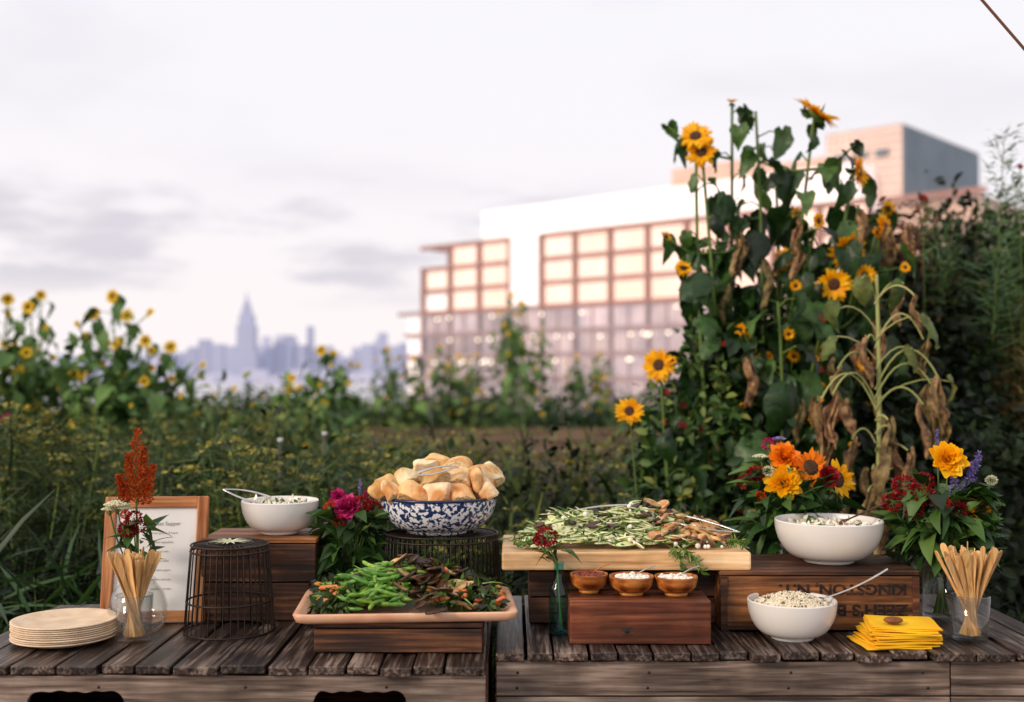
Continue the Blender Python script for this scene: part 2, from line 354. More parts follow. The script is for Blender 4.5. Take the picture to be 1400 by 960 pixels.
def sunflower(g, base, top, hdir, hr, nleaf=9, ls=.2, lm='sunleaf', seg=6, heads=1, r=.012, t0=.15, droop=(.1, .9), md='disk', sag=None, nbranch=0, H=None, mp='petal_y', bspread=.26):
    H = H or HEARTS
    sag = sag if sag is not None else (U(-.06, .06), U(-.06, .06), 0)
    P = curve(base, top, sag, 12); g.tube(P, np.linspace(r, r*.5, 12), 'stem', seg)
    a = U(0, 6)
    for i in range(nleaf):
        t = t0+(.985-t0)*i/max(1, nleaf-1); q = t*11; k = min(10, int(q)); p = P[k]+(P[k+1]-P[k])*(q-k)
        a += 2.4+U(-.5, .5); o = np.array([math.cos(a), math.sin(a), 0]); s_ = ls*U(.45, 1.15)*(1.0-.4*max(0, t-.7)/.3)
        pe = p+o*s_*U(.4, 1.0)+np.array([0, 0, s_*U(.05, .35)]); g.tube([p, (p+pe)/2+np.array([0,0,.02]), pe], [r*.3, r*.25, r*.2], 'stem', 4)
        dd = U(*droop); D = o*math.cos(dd)-np.array([0, 0, math.sin(dd)])+rand_dirs(1)[0]*.3; nn = np.array([0, 0, 1.])+o*.6+rand_dirs(1)[0]*.6
        g.inst(retint(H[rng.integers(0, len(H))], lm), [pe], frames(D[None], nn[None]), [[s_*U(.75, 1.1), s_, s_]])
    for b_ in range(nbranch):
        t = U(.45, .97); q = t*11; k = min(10, int(q)); p = P[k]; aa = U(0, 6.3); tip = p+np.array([math.cos(aa)*U(.4, 1.1)*bspread, math.sin(aa)*.15, U(.06, .26)])
        BP = curve(p, tip, (0, 0, -.03), 6); g.tube(BP, np.linspace(r*.5, r*.3, 6), 'stem', 4)
        for j in range(5):
            pp = BP[min(5, j+1)]; D = rand_dirs(1)*[1, 1, .3]-[0, 0, .5]; g.inst(retint(H[rng.integers(0, len(H))], lm), [pp], frames(D, rand_dirs(1)*.5+[0, 0, 1]), [ls*U(.25, .6)])
        if U() < .25: head(g, tip, (U(-1, 1), -1, U(-.2, .7)), U(.028, .05), npet=16)
    if heads:
        hd = nrm(np.array(hdir, float)); head(g, np.array(top)+hd*.02, hd, hr, mp=mp, md=md, npet=26)
        k = 8; hb = nrm(rng.normal(size=(k, 3))*.8-hd*.3)
        g.inst(retint(OV, lm), np.repeat(np.array(top, float)[None], k, 0), frames(hb, rand_dirs(k)), hr*.6*np.ones(k))

def cloud(g, T, c, r, n, size, ncl=40, inner=.5, spread=.15, up=.5, hang=.3, zmin=.02):
    c = np.array(c, float); r = np.array(r, float)
    d = rand_dirs(ncl); d[:, 2] = np.where(d[:, 2] < -.3, -d[:, 2], d[:, 2]); cl = d*U(inner, 1.08, ncl)[:, None]
    i = rng.integers(0, ncl, n); P = (cl[i]+rng.normal(size=(n, 3))*spread)*r+c
    P = P[P[:, 2] > zmin]; n = len(P)
    out = nrm((P-c)/r); D = rand_dirs(n)+out*.7-np.array([0, 0, hang]); Nn = rand_dirs(n)*.6+out*.4+np.array([0, 0, up])
    g.inst(T, P, frames(D, Nn), size*U(.6, 1.3, n))
def icoT(sub, mat):
    bm = bmesh.new(); bmesh.ops.create_icosphere(bm, subdivisions=sub, radius=1)
    V = np.array([v.co[:] for v in bm.verts]); F = np.array([[v.index for v in f.verts] for f in bm.faces]); bm.free()
    return (V, [(F, mat)])
ICO3 = icoT(4, 'bread'); ICO2 = icoT(3, 'bread'); ICO1 = icoT(2, 'bread')
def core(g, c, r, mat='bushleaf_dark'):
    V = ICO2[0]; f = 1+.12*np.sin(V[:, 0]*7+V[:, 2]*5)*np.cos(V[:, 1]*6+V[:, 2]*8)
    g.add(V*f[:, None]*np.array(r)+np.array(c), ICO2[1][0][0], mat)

# ================================================================== SKY, CAMERA, LIGHT
CZ = 1.47
w = bpy.data.worlds.new('World'); scene.world = w; w.use_nodes = True
nt = w.node_tree; nt.nodes.clear(); N = nt.nodes.new; L = nt.links.new
sun_dir = Vector((-.72, -.58, .46)).normalized()
elev = math.asin(sun_dir.z); azim = math.atan2(sun_dir.x, sun_dir.y)
out = N('ShaderNodeOutputWorld'); bg = N('ShaderNodeBackground'); bg.inputs[1].default_value = .1; L(bg.outputs[0], out.inputs[0])
sky = N('ShaderNodeTexSky'); sky.sky_type = 'NISHITA'; sky.sun_disc = False; sky.sun_elevation = elev; sky.sun_rotation = azim
tc = N('ShaderNodeTexCoord'); sep = N('ShaderNodeSeparateXYZ'); L(tc.outputs['Generated'], sep.inputs[0])
def mth(op, a, b_=None, c_=None, clamp=False):
    n = N('ShaderNodeMath'); n.operation = op; n.use_clamp = clamp
    for i, v in enumerate((a, b_, c_)):
        if v is None: continue
        if isinstance(v, (int, float)): n.inputs[i].default_value = v
        else: L(v, n.inputs[i])
    return n.outputs[0]
def mrange(v, a, b_, c_, d_, smooth=True):
    n = N('ShaderNodeMapRange'); n.interpolation_type = 'SMOOTHSTEP' if smooth else 'LINEAR'
    L(v, n.inputs['Value'])
    for k, x in zip(('From Min', 'From Max', 'To Min', 'To Max'), (a, b_, c_, d_)): n.inputs[k].default_value = x
    return n.outputs[0]
def mixc(f, a, b_):
    n = N('ShaderNodeMix'); n.data_type = 'RGBA'
    for k, v in ((0, f), (6, a), (7, b_)):
        if isinstance(v, (int, float, tuple)): n.inputs[k].default_value = v
        else: L(v, n.inputs[k])
    return n.outputs[2]
z = sep.outputs['Z']; x = sep.outputs['X']
grad = mixc(mrange(z, 0, .3, 0, 1), (10.4, 9.6, 9.7, 1), (9.9, 9.7, 10.1, 1))
over = mixc(.05, grad, sky.outputs[0])
mp = N('ShaderNodeMapping'); mp.inputs['Scale'].default_value = (6.5, 6.5, 26); mp.inputs['Location'].default_value = (2.35, .4, .7); L(tc.outputs['Generated'], mp.inputs['Vector'])
no = N('ShaderNodeTexNoise'); no.inputs['Scale'].default_value = 1; no.inputs['Detail'].default_value = 5; no.inputs['Roughness'].default_value = .52; L(mp.outputs[0], no.inputs['Vector'])
cl = mrange(no.outputs['Fac'], .48, .66, 0, 1)
band = mth('MULTIPLY', mrange(z, .05, .09, 0, 1), mrange(z, .14, .19, 1, .0))
side = mrange(x, -.02, .12, 1, .2)
cf = mth('MULTIPLY', mth('MULTIPLY', cl, band), side)
over2 = mixc(mth('MULTIPLY', cf, .8), over, (6.7, 6.4, 7.2, 1))
mp2 = N('ShaderNodeMapping'); mp2.inputs['Scale'].default_value = (2.2, 2.2, 7); mp2.inputs['Rotation'].default_value = (0, .25, 0); L(tc.outputs['Generated'], mp2.inputs['Vector'])
no2 = N('ShaderNodeTexNoise'); no2.inputs['Scale'].default_value = 1.4; no2.inputs['Detail'].default_value = 3; L(mp2.outputs[0], no2.inputs['Vector'])
v2 = mth('MULTIPLY', mrange(no2.outputs['Fac'], .45, .7, 0, .6), mrange(z, .12, .2, 0, 1))
over3 = mixc(v2, over2, (8.1, 7.9, 8.5, 1))
dt = N('ShaderNodeVectorMath'); dt.operation = 'DOT_PRODUCT'; L(tc.outputs['Generated'], dt.inputs[0]); dt.inputs[1].default_value = Vector((-.96, -.25, .10)).normalized()
glow = mrange(dt.outputs['Value'], .6, 1, 0, 1)
fin = mixc(glow, over3, (17.5, 14.2, 12.6, 1))
L(fin, bg.inputs[0])
sl = bpy.data.lights.new('sun', 'SUN'); sl.energy = 2.0; sl.angle = math.radians(12); sl.color = (1, .86, .70)
so = bpy.data.objects.new('sun', sl); scene.collection.objects.link(so); so.rotation_euler = sun_dir.to_track_quat('Z', 'Y').to_euler()
cam = bpy.data.cameras.new('camera'); co = bpy.data.objects.new('camera', cam); scene.collection.objects.link(co)
co.location = (0, 0, CZ); co.rotation_euler = (math.radians(91.29), 0, 0)
cam.lens = 40; cam.sensor_width = 36; cam.clip_end = 60000; cam.clip_start = .05
cam.dof.use_dof = True; cam.dof.focus_distance = 3.2; cam.dof.aperture_fstop = 1.7
scene.camera = co
scene.view_settings.view_transform = 'Standard'; scene.view_settings.look = 'None'; scene.view_settings.exposure = 0

# ================================================================== WATER, GROUND, CITY
g = Geo(); g.add([[-30000,-500,-25],[30000,-500,-25],[30000,45000,-25],[-30000,45000,-25]], np.array([[0,1,2,3]]), 'water', False); g.build('river_water')
g = Geo()
nx, ny = 60, 330; xs = np.linspace(-22, 22, nx); ys = np.linspace(-4, 36, ny)
X, Y = np.meshgrid(xs, ys); Z = np.where(Y > 9, .09*np.sin((Y+.10*X)*2*math.pi/1.5), 0)+rng.normal(size=X.shape)*.008
V = np.stack([X, Y, Z], -1).reshape(-1, 3); i = np.arange(ny-1)[:, None]*nx+np.arange(nx-1)[None]; i = i.reshape(-1)
g.add(V, np.stack([i, i+1, i+nx+1, i+nx], 1), 'soil'); g.build('ground')
g = Geo(); g.b2(-22.4, 22.4, 36, 36.5, -25, .25, 'concrete'); g.b2(-22.4, -22, -4, 36, -25, .25, 'concrete'); g.b2(22, 22.4, -4, 36, -25, .25, 'concrete'); g.b2(-22, 22, -4, 36, -25, -.3, 'concrete'); g.build('rooftop_parapet')
g = Geo()
for yb in (15.2, 18.4, 21.8, 25.4):
    rz = math.atan(-.10)
    g.box((0, yb, .12), (24, .06, .30), 'bed_board', rz); g.box((0, yb+1.3, .12), (24, .06, .30), 'bed_board', rz); g.box((0, yb+.65, .09), (23.8, 1.2, .26), 'soil', rz)
g.build('raised_garden_bed')

# glass office building
O = np.array([27.9, 181.]); Ld = np.array([-.741, .672]); In = np.array([.672, .741])
def bb(g, s0, s1, n0, n1, z0, z1, m):
    V = []
    for zz in (z0, z1):
        for s_, n_ in ((s0, n0), (s1, n0), (s1, n1), (s0, n1)):
            p = O+Ld*s_+In*n_; V.append([p[0], p[1], zz])
    g.add(V, np.array([[0,3,2,1],[4,5,6,7],[0,1,5,4],[1,2,6,5],[2,3,7,6],[3,0,4,7]]), m, False)
bp_ = empty('office_building')
g = Geo()
zs = [26.5, 22.3, 18.1, 13.9]; lows = [13.9, 9.7, 5.5, 1.3, -2.9, -7.1, -11.3, -15.5, -19.7]
bays = [-30.6, -22.95, -15.3, -7.65, 0, 7.65, 15.3, 22.95, 30.6]
def panes(bs, zz, m):
    for a_, b_ in zip(bs[:-1], bs[1:]):
        for t_, u_ in zip(zz[:-1], zz[1:]): bb(g, a_+.1, b_-.1, .05, .2, u_+.1, t_-.1, m)
panes(bays, zs, 'bglass'); panes([38.2, 45.9, 53.6], zs, 'bglass'); panes([53.6, 61.1], zs[1:3], 'bglass')
panes(list(np.arange(-30.6, 61.3, 7.65)), lows, 'bglass_low')
g.build('windows', bp_)
g = Geo()
for s_ in bays+[38.2, 45.9, 53.6]: bb(g, s_-.3, s_+.3, -.5, .3, 13.5, 26.8, 'bframe')
bb(g, 60.6, 61.3, -.5, .3, 13.5, 22.5, 'bframe')
for z_ in zs:
    bb(g, -31, 30.9, -.45, .28, z_-.45, z_+.35, 'bframe'); bb(g, 37.9, 61.5, -.45, .28, z_-.45, z_+.35, 'bframe')
for z_ in lows: bb(g, -31, 68 if z_ > 13 else 66, -.4, .27, z_-.5, z_+.3, 'bframe_low')
for s_ in np.arange(-30.6, 68, 7.65): bb(g, s_-.25, s_+.25, -.35, .25, -20, 13.3, 'bframe_low')
for s_ in np.arange(-26.7, 60, 7.65): bb(g, s_-.12, s_+.12, -.1, .04, -20, 13.2, 'bframe_low')
g.build('frame_grid', bp_)
g = Geo()
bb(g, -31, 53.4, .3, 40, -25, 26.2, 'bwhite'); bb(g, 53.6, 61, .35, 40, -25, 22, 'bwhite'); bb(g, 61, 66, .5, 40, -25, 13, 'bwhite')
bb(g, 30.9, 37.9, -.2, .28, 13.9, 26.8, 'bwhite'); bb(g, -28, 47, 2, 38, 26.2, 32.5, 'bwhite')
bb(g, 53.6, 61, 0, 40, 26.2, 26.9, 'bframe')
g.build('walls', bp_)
g = Geo()
bb(g, -6, 11, 12, 30, 32.5, 37.5, 'blattice'); bb(g, -22, -6.2, 12, 30, 32.5, 36, 'blattice')
bb(g, -32, -20, 8, 38, 26.2, 38.5, 'blattice'); bb(g, -32.2, -31.95, 8.2, 38, 27, 38.3, 'bgrey')
for k in range(12): bb(g, -31.8+k, -31.7+k, 7.9, 7.99, 27, 38.2, 'bwhite')
for k in range(9): bb(g, -31.8, -20.2, 7.8, 7.88, 28+k*1.2, 28.1+k*1.2, 'bwhite')
for k in range(3): bb(g, -30+k*3.2, -28+k*3.2, 7.6, 7.75, 34, 35, 'bdark')
for k in range(4): bb(g, -32.35, -32.22, 28+k*2.2, 29.4+k*2.2, 29, 31, 'bdark')
bb(g, -45, -31.2, 3, 40, -25, 26, 'blattice'); bb(g, -46, -31.2, 2, 2.3, 26, 27.0, 'bframe')
g.build('rooftop_plant_room', bp_)
g = Geo()
for k in range(60):
    s_ = U(-28, 60); z_ = float(rng.choice([12.6, 8.4, 4.2, 8.4]))+U(-.2, .2); p = O+Ld*s_-In*.7
    g.inst(retint(ICO1, 'lamp_glow'), [[p[0], p[1], z_]], np.eye(3)[None], [.28])
g.build('terrace_lamps', bp_)

# city skyline across the river
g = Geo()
def tower(x, y, w_, h, m='painted_haze'): g.b2(x-w_/2, x+w_/2, y, y+w_, -25, h, m)
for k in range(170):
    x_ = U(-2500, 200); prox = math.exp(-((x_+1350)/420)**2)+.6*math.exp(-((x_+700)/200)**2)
    tower(x_, U(6100, 6700), U(28, 70), 65+U(0, 75)+prox*U(10, 120), 'painted_haze2' if U() < .5 else 'painted_haze')
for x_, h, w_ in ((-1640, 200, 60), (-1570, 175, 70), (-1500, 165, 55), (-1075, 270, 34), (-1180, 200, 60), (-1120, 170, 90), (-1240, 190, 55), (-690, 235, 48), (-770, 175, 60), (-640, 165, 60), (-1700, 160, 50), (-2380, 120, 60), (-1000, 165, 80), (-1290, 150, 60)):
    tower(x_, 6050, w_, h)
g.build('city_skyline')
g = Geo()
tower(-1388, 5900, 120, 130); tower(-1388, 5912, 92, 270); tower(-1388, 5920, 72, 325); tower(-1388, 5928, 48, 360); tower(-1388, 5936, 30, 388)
g.lathe([(11, 388), (9, 405), (4, 425), (2, 445)], 'painted_haze', (-1388, 5948, 0), 8); g.build('art_deco_skyscraper')
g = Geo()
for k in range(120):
    x_ = -4500+k*70+U(-20, 20); g.b2(x_-50, x_+50, 5000+U(0, 60), 5100, -25, U(0, 34), 'painted_haze2')
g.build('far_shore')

# ================================================================== TABLES
def plank_table(name, x0, x1, y0, y1, zt, holes=(), seam=None):
    e = empty(name); g = Geo(); x_ = x0
    while x_ < x1-.03:
        w_ = min(U(.07, .125), x1-x_); f = U(-.014, .010); dz = U(-.004, .002)
        g.box((x_+w_/2, (y0+f+y1)/2, zt-.011+dz), (w_-U(.004, .010), y1-y0-f, .022), 'table_wood', U(-.005, .005)); x_ += w_
    g.build('top_planks', e, .003)
    g = Geo(); zb = zt-.026; yf = y0+.012
    def hole(xx):
        for a_, b_ in holes:
            if a_ < xx < b_:
                t = abs((xx-a_)/(b_-a_)*2-1); return (.048*(1 if t < .8 else math.sqrt(max(0, 1-((t-.8)/.2)**2)))+.0015*math.sin(xx*60)+.0015*math.sin(xx*143))
        return 0
    zl = zb-.09
    segs = [(x0+.004, x1-.004)] if not seam else [(x0+.004, seam-.002), (seam+.002, x1-.004)]
    for a_, b_ in segs:
        xs = np.linspace(a_, b_, 220); V = []; F = []
        for xx in xs:
            h = hole(xx); zz = zl+h; zt_ = zb-.0015+.0012*math.sin(xx*23)
            V += [[xx, yf, zt_], [xx, yf, zz], [xx, yf+.018, zz], [xx, yf+.018, zt_]]
        for q in range(len(xs)-1):
            a4 = q*4
            for r_ in range(4): F.append([a4+r_, a4+(r_+1) % 4, a4+4+(r_+1) % 4, a4+4+r_])
        F += [[0, 3, 2, 1], [len(xs)*4-4, len(xs)*4-3, len(xs)*4-2, len(xs)*4-1]]
        g.add(V, F, 'table_face', False)
        zz = zl
        while zz > .1:
            g.b2(a_, b_, yf, yf+.018, zz-.118, zz-.004, 'table_face'); zz -= .12
    g.b2(x0, x0+.02, yf+.02, y1-.01, 0, zb-.003, 'crate_dark'); g.b2(x1-.02, x1, yf+.02, y1-.01, 0, zb-.003, 'crate_dark')
    g.b2(x0+.02, x1-.02, y1-.03, y1-.01, 0, zb-.003, 'crate_dark')
    if seam: g.b2(seam-.03, seam+.03, yf+.02, yf+.05, 0, zb-.003, 'crate_dark')
    g.build('crate_sides', e, .002)
    g = Geo()
    for xx in np.arange(x0+.05, x1, .36):
        for zz in (zb-.03, zb-.07): g.lathe([(.004, 0), (.003, .0015), (.0005, .002)], 'black_metal', (xx+U(-.01, .01), yf, zz), 10, np.array([[1, 0, 0], [0, 0, -1], [0, 1, 0]], float))
    g.build('nails', e)
T0 = .75
plank_table('crate_table', -1.44, -.062, 2.85, 3.62, T0, holes=((-1.215, -.965), (-.50, -.26)))
plank_table('crate_table', -.045, 1.50, 2.99, 3.78, T0, seam=1.15)

def crate(name, x0, x1, y0, y1, z0, z1, m, rows=2, topm=None, rz=0):
    cx, cy = (x0+x1)/2, (y0+y1)/2; e = empty(name, (cx, cy, z0)); e.rotation_euler = (0, 0, rz)
    w_, d_, h = x1-x0, y1-y0, z1-z0; g = Geo(); a, b_ = w_/2, d_/2; bh = (h-.014)/rows
    for k in range(rows):
        za, zb = k*bh+.002, (k+1)*bh-.002
        g.b2(-a, a, -b_, -b_+.014, za, zb, m); g.b2(-a, a, b_-.014, b_, za, zb, m)
        g.b2(-a+.001, -a+.017, -b_+.0155, b_-.0155, za, zb, m); g.b2(a-.017, a-.001, -b_+.0155, b_-.0155, za, zb, m)
    k = max(2, int(round(d_/.09)))
    for q in range(k): g.b2(-a-.002, a+.002, -b_-.002+q*d_/k+.002, -b_-.002+(q+1)*d_/k, h-.013, h, topm or m)
    g.build('boards', e, .0025)
    g = Geo(); g.b2(-a+.02, a-.02, -b_+.02, b_-.02, .003, h-.016, 'dark_inner_box'); g.build('dark_inner_box', e)  # near-black box added inside the boards, darkening the gaps between them
    return e

# ------------------------------------------------------------------ tableware helpers
def bowl(g, c, r, h, m, rim=None, foot=.5, th=.006, seg=64):
    P = [(.001, 0), (r*foot*.95, 0), (r*foot, .006), (r*foot*.98, .010)]
    for t in np.linspace(0, 1, 12)[1:]:
        P.append((r*(foot+(1-foot)*math.sin(t*math.pi/2)**.85), .010+(h-.010)*(1-math.cos(t*math.pi/2))**.9))
    g.lathe(P, m, c, seg)
    Q = [P[-1], (r-th*.3, h+.003), (r-th, h)]
    for t in np.linspace(1, 0, 12)[1:]:
        Q.append(((r-th)*(foot+(1-foot)*math.sin(t*math.pi/2)**.85), .016+(h-.016)*(1-math.cos(t*math.pi/2))**.9))
    Q.append((.001, .015)); g.lathe(Q, m, c, seg)
    if rim:
        a = np.linspace(0, 2*math.pi, 65); g.tube(np.stack([c[0]+r*np.cos(a), c[1]+r*np.sin(a), np.full(65, c[2]+h)], 1), .0045, rim, 8)
def spoon(g, p0, p1, m='steel', r=.0045, sp=.028, up=.02):
    g.tube(curve(p0, p1, (0, 0, up), 12), np.linspace(r*.8, r*1.3, 12), m, 8, .5)
    d = nrm(np.array(p0)-np.array(p1)); c = np.array(p0)+d*sp*.9
    R = frames(d[None], np.array([[0, 0, 1.]]))
    g.inst(retint(ICO2, m), [c], R, np.array([[sp*.65, sp, sp*.22]]))
def tongs(g, p0, p1, m='steel', w_=.02):
    for s_ in (-1, 1):
        P = curve(np.array(p0)+np.array([0, s_*w_, s_*w_*.4]), p1, (0, s_*.012, s_*.006), 10); g.tube(P, np.linspace(.011, .006, 10), m, 8, .3)

# plates
g = Geo()
for k in range(9):
    r = .137+U(-.002, .002); cx, cy = -1.22+U(-.003, .003), 3.12+U(-.003, .003); zz = T0+.002+k*.0055
    g.lathe([(.001, zz+.001), (r*.72, zz), (r*.86, zz+.006), (r*.97, zz+.013), (r, zz+.0125), (r*1.005, zz+.0155), (r*.97, zz+.0165), (r*.86, zz+.010), (r*.72, zz+.0035), (.001, zz+.0035)], 'plate', (cx, cy, 0), 72)
g.build('plate_stack')

# cutlery tumblers
def cutlery(name, cx, cy, rr, h, nst, top, spread):
    e = empty(name, (cx, cy, T0)); g = Geo()
    g.lathe([(.001, .002), (rr*.88, .002), (rr*.9, .006), (rr, h), (rr-.003, h+.001), (rr*.9-.003, .012), (.001, .012)], 'clear_glass', seg=40)
    a = np.linspace(0, 6.2832, 41); g.tube(np.stack([(rr-.0015)*np.cos(a), (rr-.0015)*np.sin(a), 0*a+h], 1), .0016, 'clear_glass', 6); g.build('glass', e)
    g = Geo()
    for k in range(nst):
        a = k*2.4; q = math.sqrt((k+.5)/nst); b0 = np.array([math.cos(a+2.5)*rr*.5*q, math.sin(a+2.5)*rr*.5*q, .015])
        t1 = np.array([math.cos(a)*spread*q, math.sin(a)*spread*q*.6, top*U(.90, 1.03)])
        d = nrm(t1-b0); Ln = np.linalg.norm(t1-b0); wv = nrm(np.cross(d, [math.sin(a*3), math.cos(a*3)+.8, .1])); nv = np.cross(d, wv)
        ts = np.array([0, .25, .5, .7, .82, .9, .96, .99, 1.]); ws = np.array([.0065, .0065, .0055, .006, .008, .0095, .009, .006, .002])*1.05
        V = []; F = []
        for t, w_ in zip(ts, ws):
            p = b0+d*Ln*t
            for sx, sn in ((-1, -1), (1, -1), (1, 1), (-1, 1)): V.append(p+wv*sx*w_+nv*sn*.0011)
        for q_ in range(len(ts)-1):
            for r_ in range(4): F.append([q_*4+r_, q_*4+(r_+1) % 4, q_*4+4+(r_+1) % 4, q_*4+4+r_])
        F.append([3, 2, 1, 0]); F.append([len(ts)*4-4+x_ for x_ in range(4)]); g.add(V, F, 'stick_wood', False)
    g.build('wooden_cutlery', e)
cutlery('cutlery_tumbler', -1.03, 3.12, .050, .125, 26, .245, .072)
cutlery('cutlery_tumbler', 1.255, 3.13, .052, .122, 34, .255, .098)

# menu frame
e = empty('menu_picture_frame', (-1.05, 3.33, T0+.004)); e.rotation_euler = (math.radians(-9), 0, math.radians(4))
g = Geo(); W, H, fw = .30, .365, .032
g.b2(-W/2, -W/2+fw, 0, .022, 0, H, 'frame_wood'); g.b2(W/2-fw, W/2, 0, .022, 0, H, 'frame_wood'); g.build('frame_stiles', e, .003)
g = Geo(); g.b2(-W/2+fw, W/2-fw, .001, .021, 0, fw, 'frame_rail'); g.b2(-W/2+fw, W/2-fw, .001, .021, H-fw, H, 'frame_rail')
g.b2(-W/2+fw+.0, W/2-fw, .012, .018, fw, H-fw, 'paper')
g.build('paper_and_rails', e, .002)
def text(body, size, loc, rot, mat, parent, width=None, off=0):
    c = bpy.data.curves.new('lettering', 'FONT'); c.body = body; c.size = size; c.align_x = 'CENTER'; c.align_y = 'CENTER'; c.offset = off
    c.materials.append(MAT[mat]); o_ = bpy.data.objects.new('lettering', c); scene.collection.objects.link(o_)
    o_.parent = parent; o_.location = loc; o_.rotation_euler = rot
    if width:
        bpy.context.view_layer.update(); o_.scale.x = width/max(.001, o_.dimensions.x)
    return o_
for k, (t, s_) in enumerate((('Harvest Supper', .016), ('summer greens & beans', .009), ('grilled vegetables', .009), ('hand rolls', .009), ('farro salad', .009), ('herbed yogurt', .009), ('garden lettuces', .009), ('peach shortcake', .009))):
    text(t, s_, (0.02, .0105, .285-k*.027), (math.pi/2, 0, 0), 'ink', e)

# wire baskets
def wire_basket(cx, cy, z0, rb, rt, h, nb, sy=1., r=.0022, rings=(0, .35, .93, 1)):
    g = Geo()
    for k in range(nb):
        a = 2*math.pi*k/nb+U(-.02, .02); ca, sa = math.cos(a), math.sin(a)
        g.tube([[cx+rb*ca, cy+rb*sa*sy, z0+.003], [cx+(rb*.4+rt*.6)*ca, cy+(rb*.4+rt*.6)*sa*sy, z0+h*.6], [cx+rt*ca, cy+rt*sa*sy, z0+h-.01], [cx+rt*.93*ca, cy+rt*.93*sa*sy, z0+h], [cx+rt*.25*ca, cy+rt*.25*sa*sy, z0+h+.001]], r, 'black_metal', 5)
    a = np.linspace(0, 2*math.pi, 49)
    for t in rings:
        q = rb+(rt-rb)*t
        g.tube(np.stack([cx+q*np.cos(a), cy+q*np.sin(a)*sy, np.full(49, z0+.004+h*t*.985)], 1), r*1.5, 'black_metal', 6)
    for q in (.25, .6): g.tube(np.stack([cx+rt*q*np.cos(a), cy+rt*q*np.sin(a)*sy, np.full(49, z0+h+.002)], 1), r*1.2, 'black_metal', 5)
    return g
g = wire_basket(-.80, 3.24, T0, .125, .108, .245, 38, r=.0019)
for k in range(16):
    a = k*2.4; g.inst(retint(BLADE, 'petal_cream'), [[-.80, 3.24, T0+.25]], frames(np.array([[math.cos(a), math.sin(a), .25]]), np.array([[0, 0, 1.]])), np.array([[.16, .06, .03]]))
g.build('black_wire_basket')
g = wire_basket(-.215, 3.47, T0, .182, .172, .245, 56, .8, r=.002); g.build('black_wire_basket')

# left crate + bowl
crate('wooden_crate', -.915, -.578, 3.36, 3.60, T0+.001, T0+.243, 'crate_dark', 2, 'crate_brown')
def salad_bowl(name, c, r, h, foot=.5):
    e = empty(name, c); g = Geo(); bowl(g, (0, 0, 0), r, h, 'ceramic', foot=foot); g.build('bowl', e); return e
e = salad_bowl('white_serving_bowl', (-.705, 3.47, T0+.245), .116, .098)
g = Geo(); g.lathe([(.104, .083), (.07, .090), (.03, .092), (.001, .092)], 'rice', seg=32)
n = 200; a = U(0, 6.3, n); q = np.sqrt(U(0, 1, n))*.1; P = np.stack([q*np.cos(a), q*np.sin(a), .085+U(0, .010, n)], 1)
g.inst(retint(OV, 'feta'), P[:120], frames(rand_dirs(120), rand_dirs(120)), .020*U(.6, 1.2, 120)); g.inst(retint(OV, 'herb'), P[120:], frames(rand_dirs(80), rand_dirs(80)), .016*U(.6, 1.2, 80)); g.build('salad', e)
g = Geo(); tongs(g, (-.03, -.02, .10), (-.165, -.03, .135)); g.build('tongs', e)

# ------------------------------------------------------------------ bread bowl
e = empty('enamel_bread_bowl', (-.223, 3.47, T0+.249)); g = Geo(); bowl(g, (0, 0, 0), .176, .108, 'enamel', 'enamel_rim', foot=.55); g.build('bowl', e)
g = Geo()
def roll(g, c, s_, rz, rx, m, elong=1.15):
    V0 = ICO3[0]; pw = U(.5, .68); V = np.sign(V0)*np.abs(V0)**pw; V[:, 2] *= .64*U(.8, 1.15); V[:, 0] *= elong
    V[:, 0] *= 1+.28*V[:, 1]*U(-1, 1); V[:, 1] *= 1+.22*V[:, 0]*U(-1, 1); V[:, 2] += .14*U(-1, 1)*V[:, 0]*V[:, 0]
    ph = U(0, 6, 6)
    V *= (1+.09*np.sin(V[:, 0]*3+ph[0])*np.cos(V[:, 1]*3+ph[1])+.06*np.sin(V[:, 2]*6+ph[2]+V[:, 0]*4)+.03*np.sin(V[:, 0]*11+ph[3])*np.sin(V[:, 1]*13+ph[4])+.018*np.sin(V[:, 0]*25+ph[5])*np.sin(V[:, 2]*23))[:, None]
    cut = U(.5, .75); side = V[:, 1] < -cut
    V[side, 1] = -cut+.07*np.sin(V[side, 0]*17+ph[0])*np.cos(V[side, 2]*19)
    R = np.array(Euler((rx, U(-.5, .5), rz)).to_matrix()); F = ICO3[1][0][0]
    tf = side[F].all(1) & (rng.random() < .6); W_ = V@R.T*s_+np.array(c); n0 = g.n
    g.add(W_, F[~tf], m)
    if tf.any(): g.F.append(F[tf]+n0); g.M.append(np.full(tf.sum(), g.mi('bread_crumb'))); g.S.append(np.full(tf.sum(), True))
rl = [(-.125,-.09,.118,.9,.6),(-.065,-.125,.118,.2,.9),(.01,-.12,.122,-.2,1.1),(.08,-.10,.12,.3,.8),(.14,-.045,.125,1.2,1.2),(-.16,-.03,.135,1.3,.9),
      (-.10,.02,.15,.4,.3),(-.02,-.04,.156,.1,.7),(.055,-.03,.160,-.4,.9),(.12,.02,.155,.5,.8),(-.06,.09,.14,.2,.3),(.03,.09,.15,0,.4),(.1,.1,.13,1,.2),(-.13,.08,.13,1,.2),
      (-.035,.03,.188,.6,.3),(.05,.035,.194,-.3,.5),(-.085,-.065,.166,.8,.9),(.115,-.06,.168,1.4,1.2),(0,0,.08,0,0),(.08,0,.09,0,0),(-.08,0,.09,0,0),(0,-.08,.09,0,0),(0,.08,.09,0,0),(.0,.05,.205,.4,.2),(.145,.03,.165,1.3,.9)]
for k, (x_, y_, z_, rz, rx) in enumerate(rl): roll(g, (x_+U(-.008, .008), y_, z_), U(.034, .045), rz+U(-.6, .6), rx+U(-.4, .4), 'bread' if k % 2 else 'bread_flour', U(1.0, 1.4))
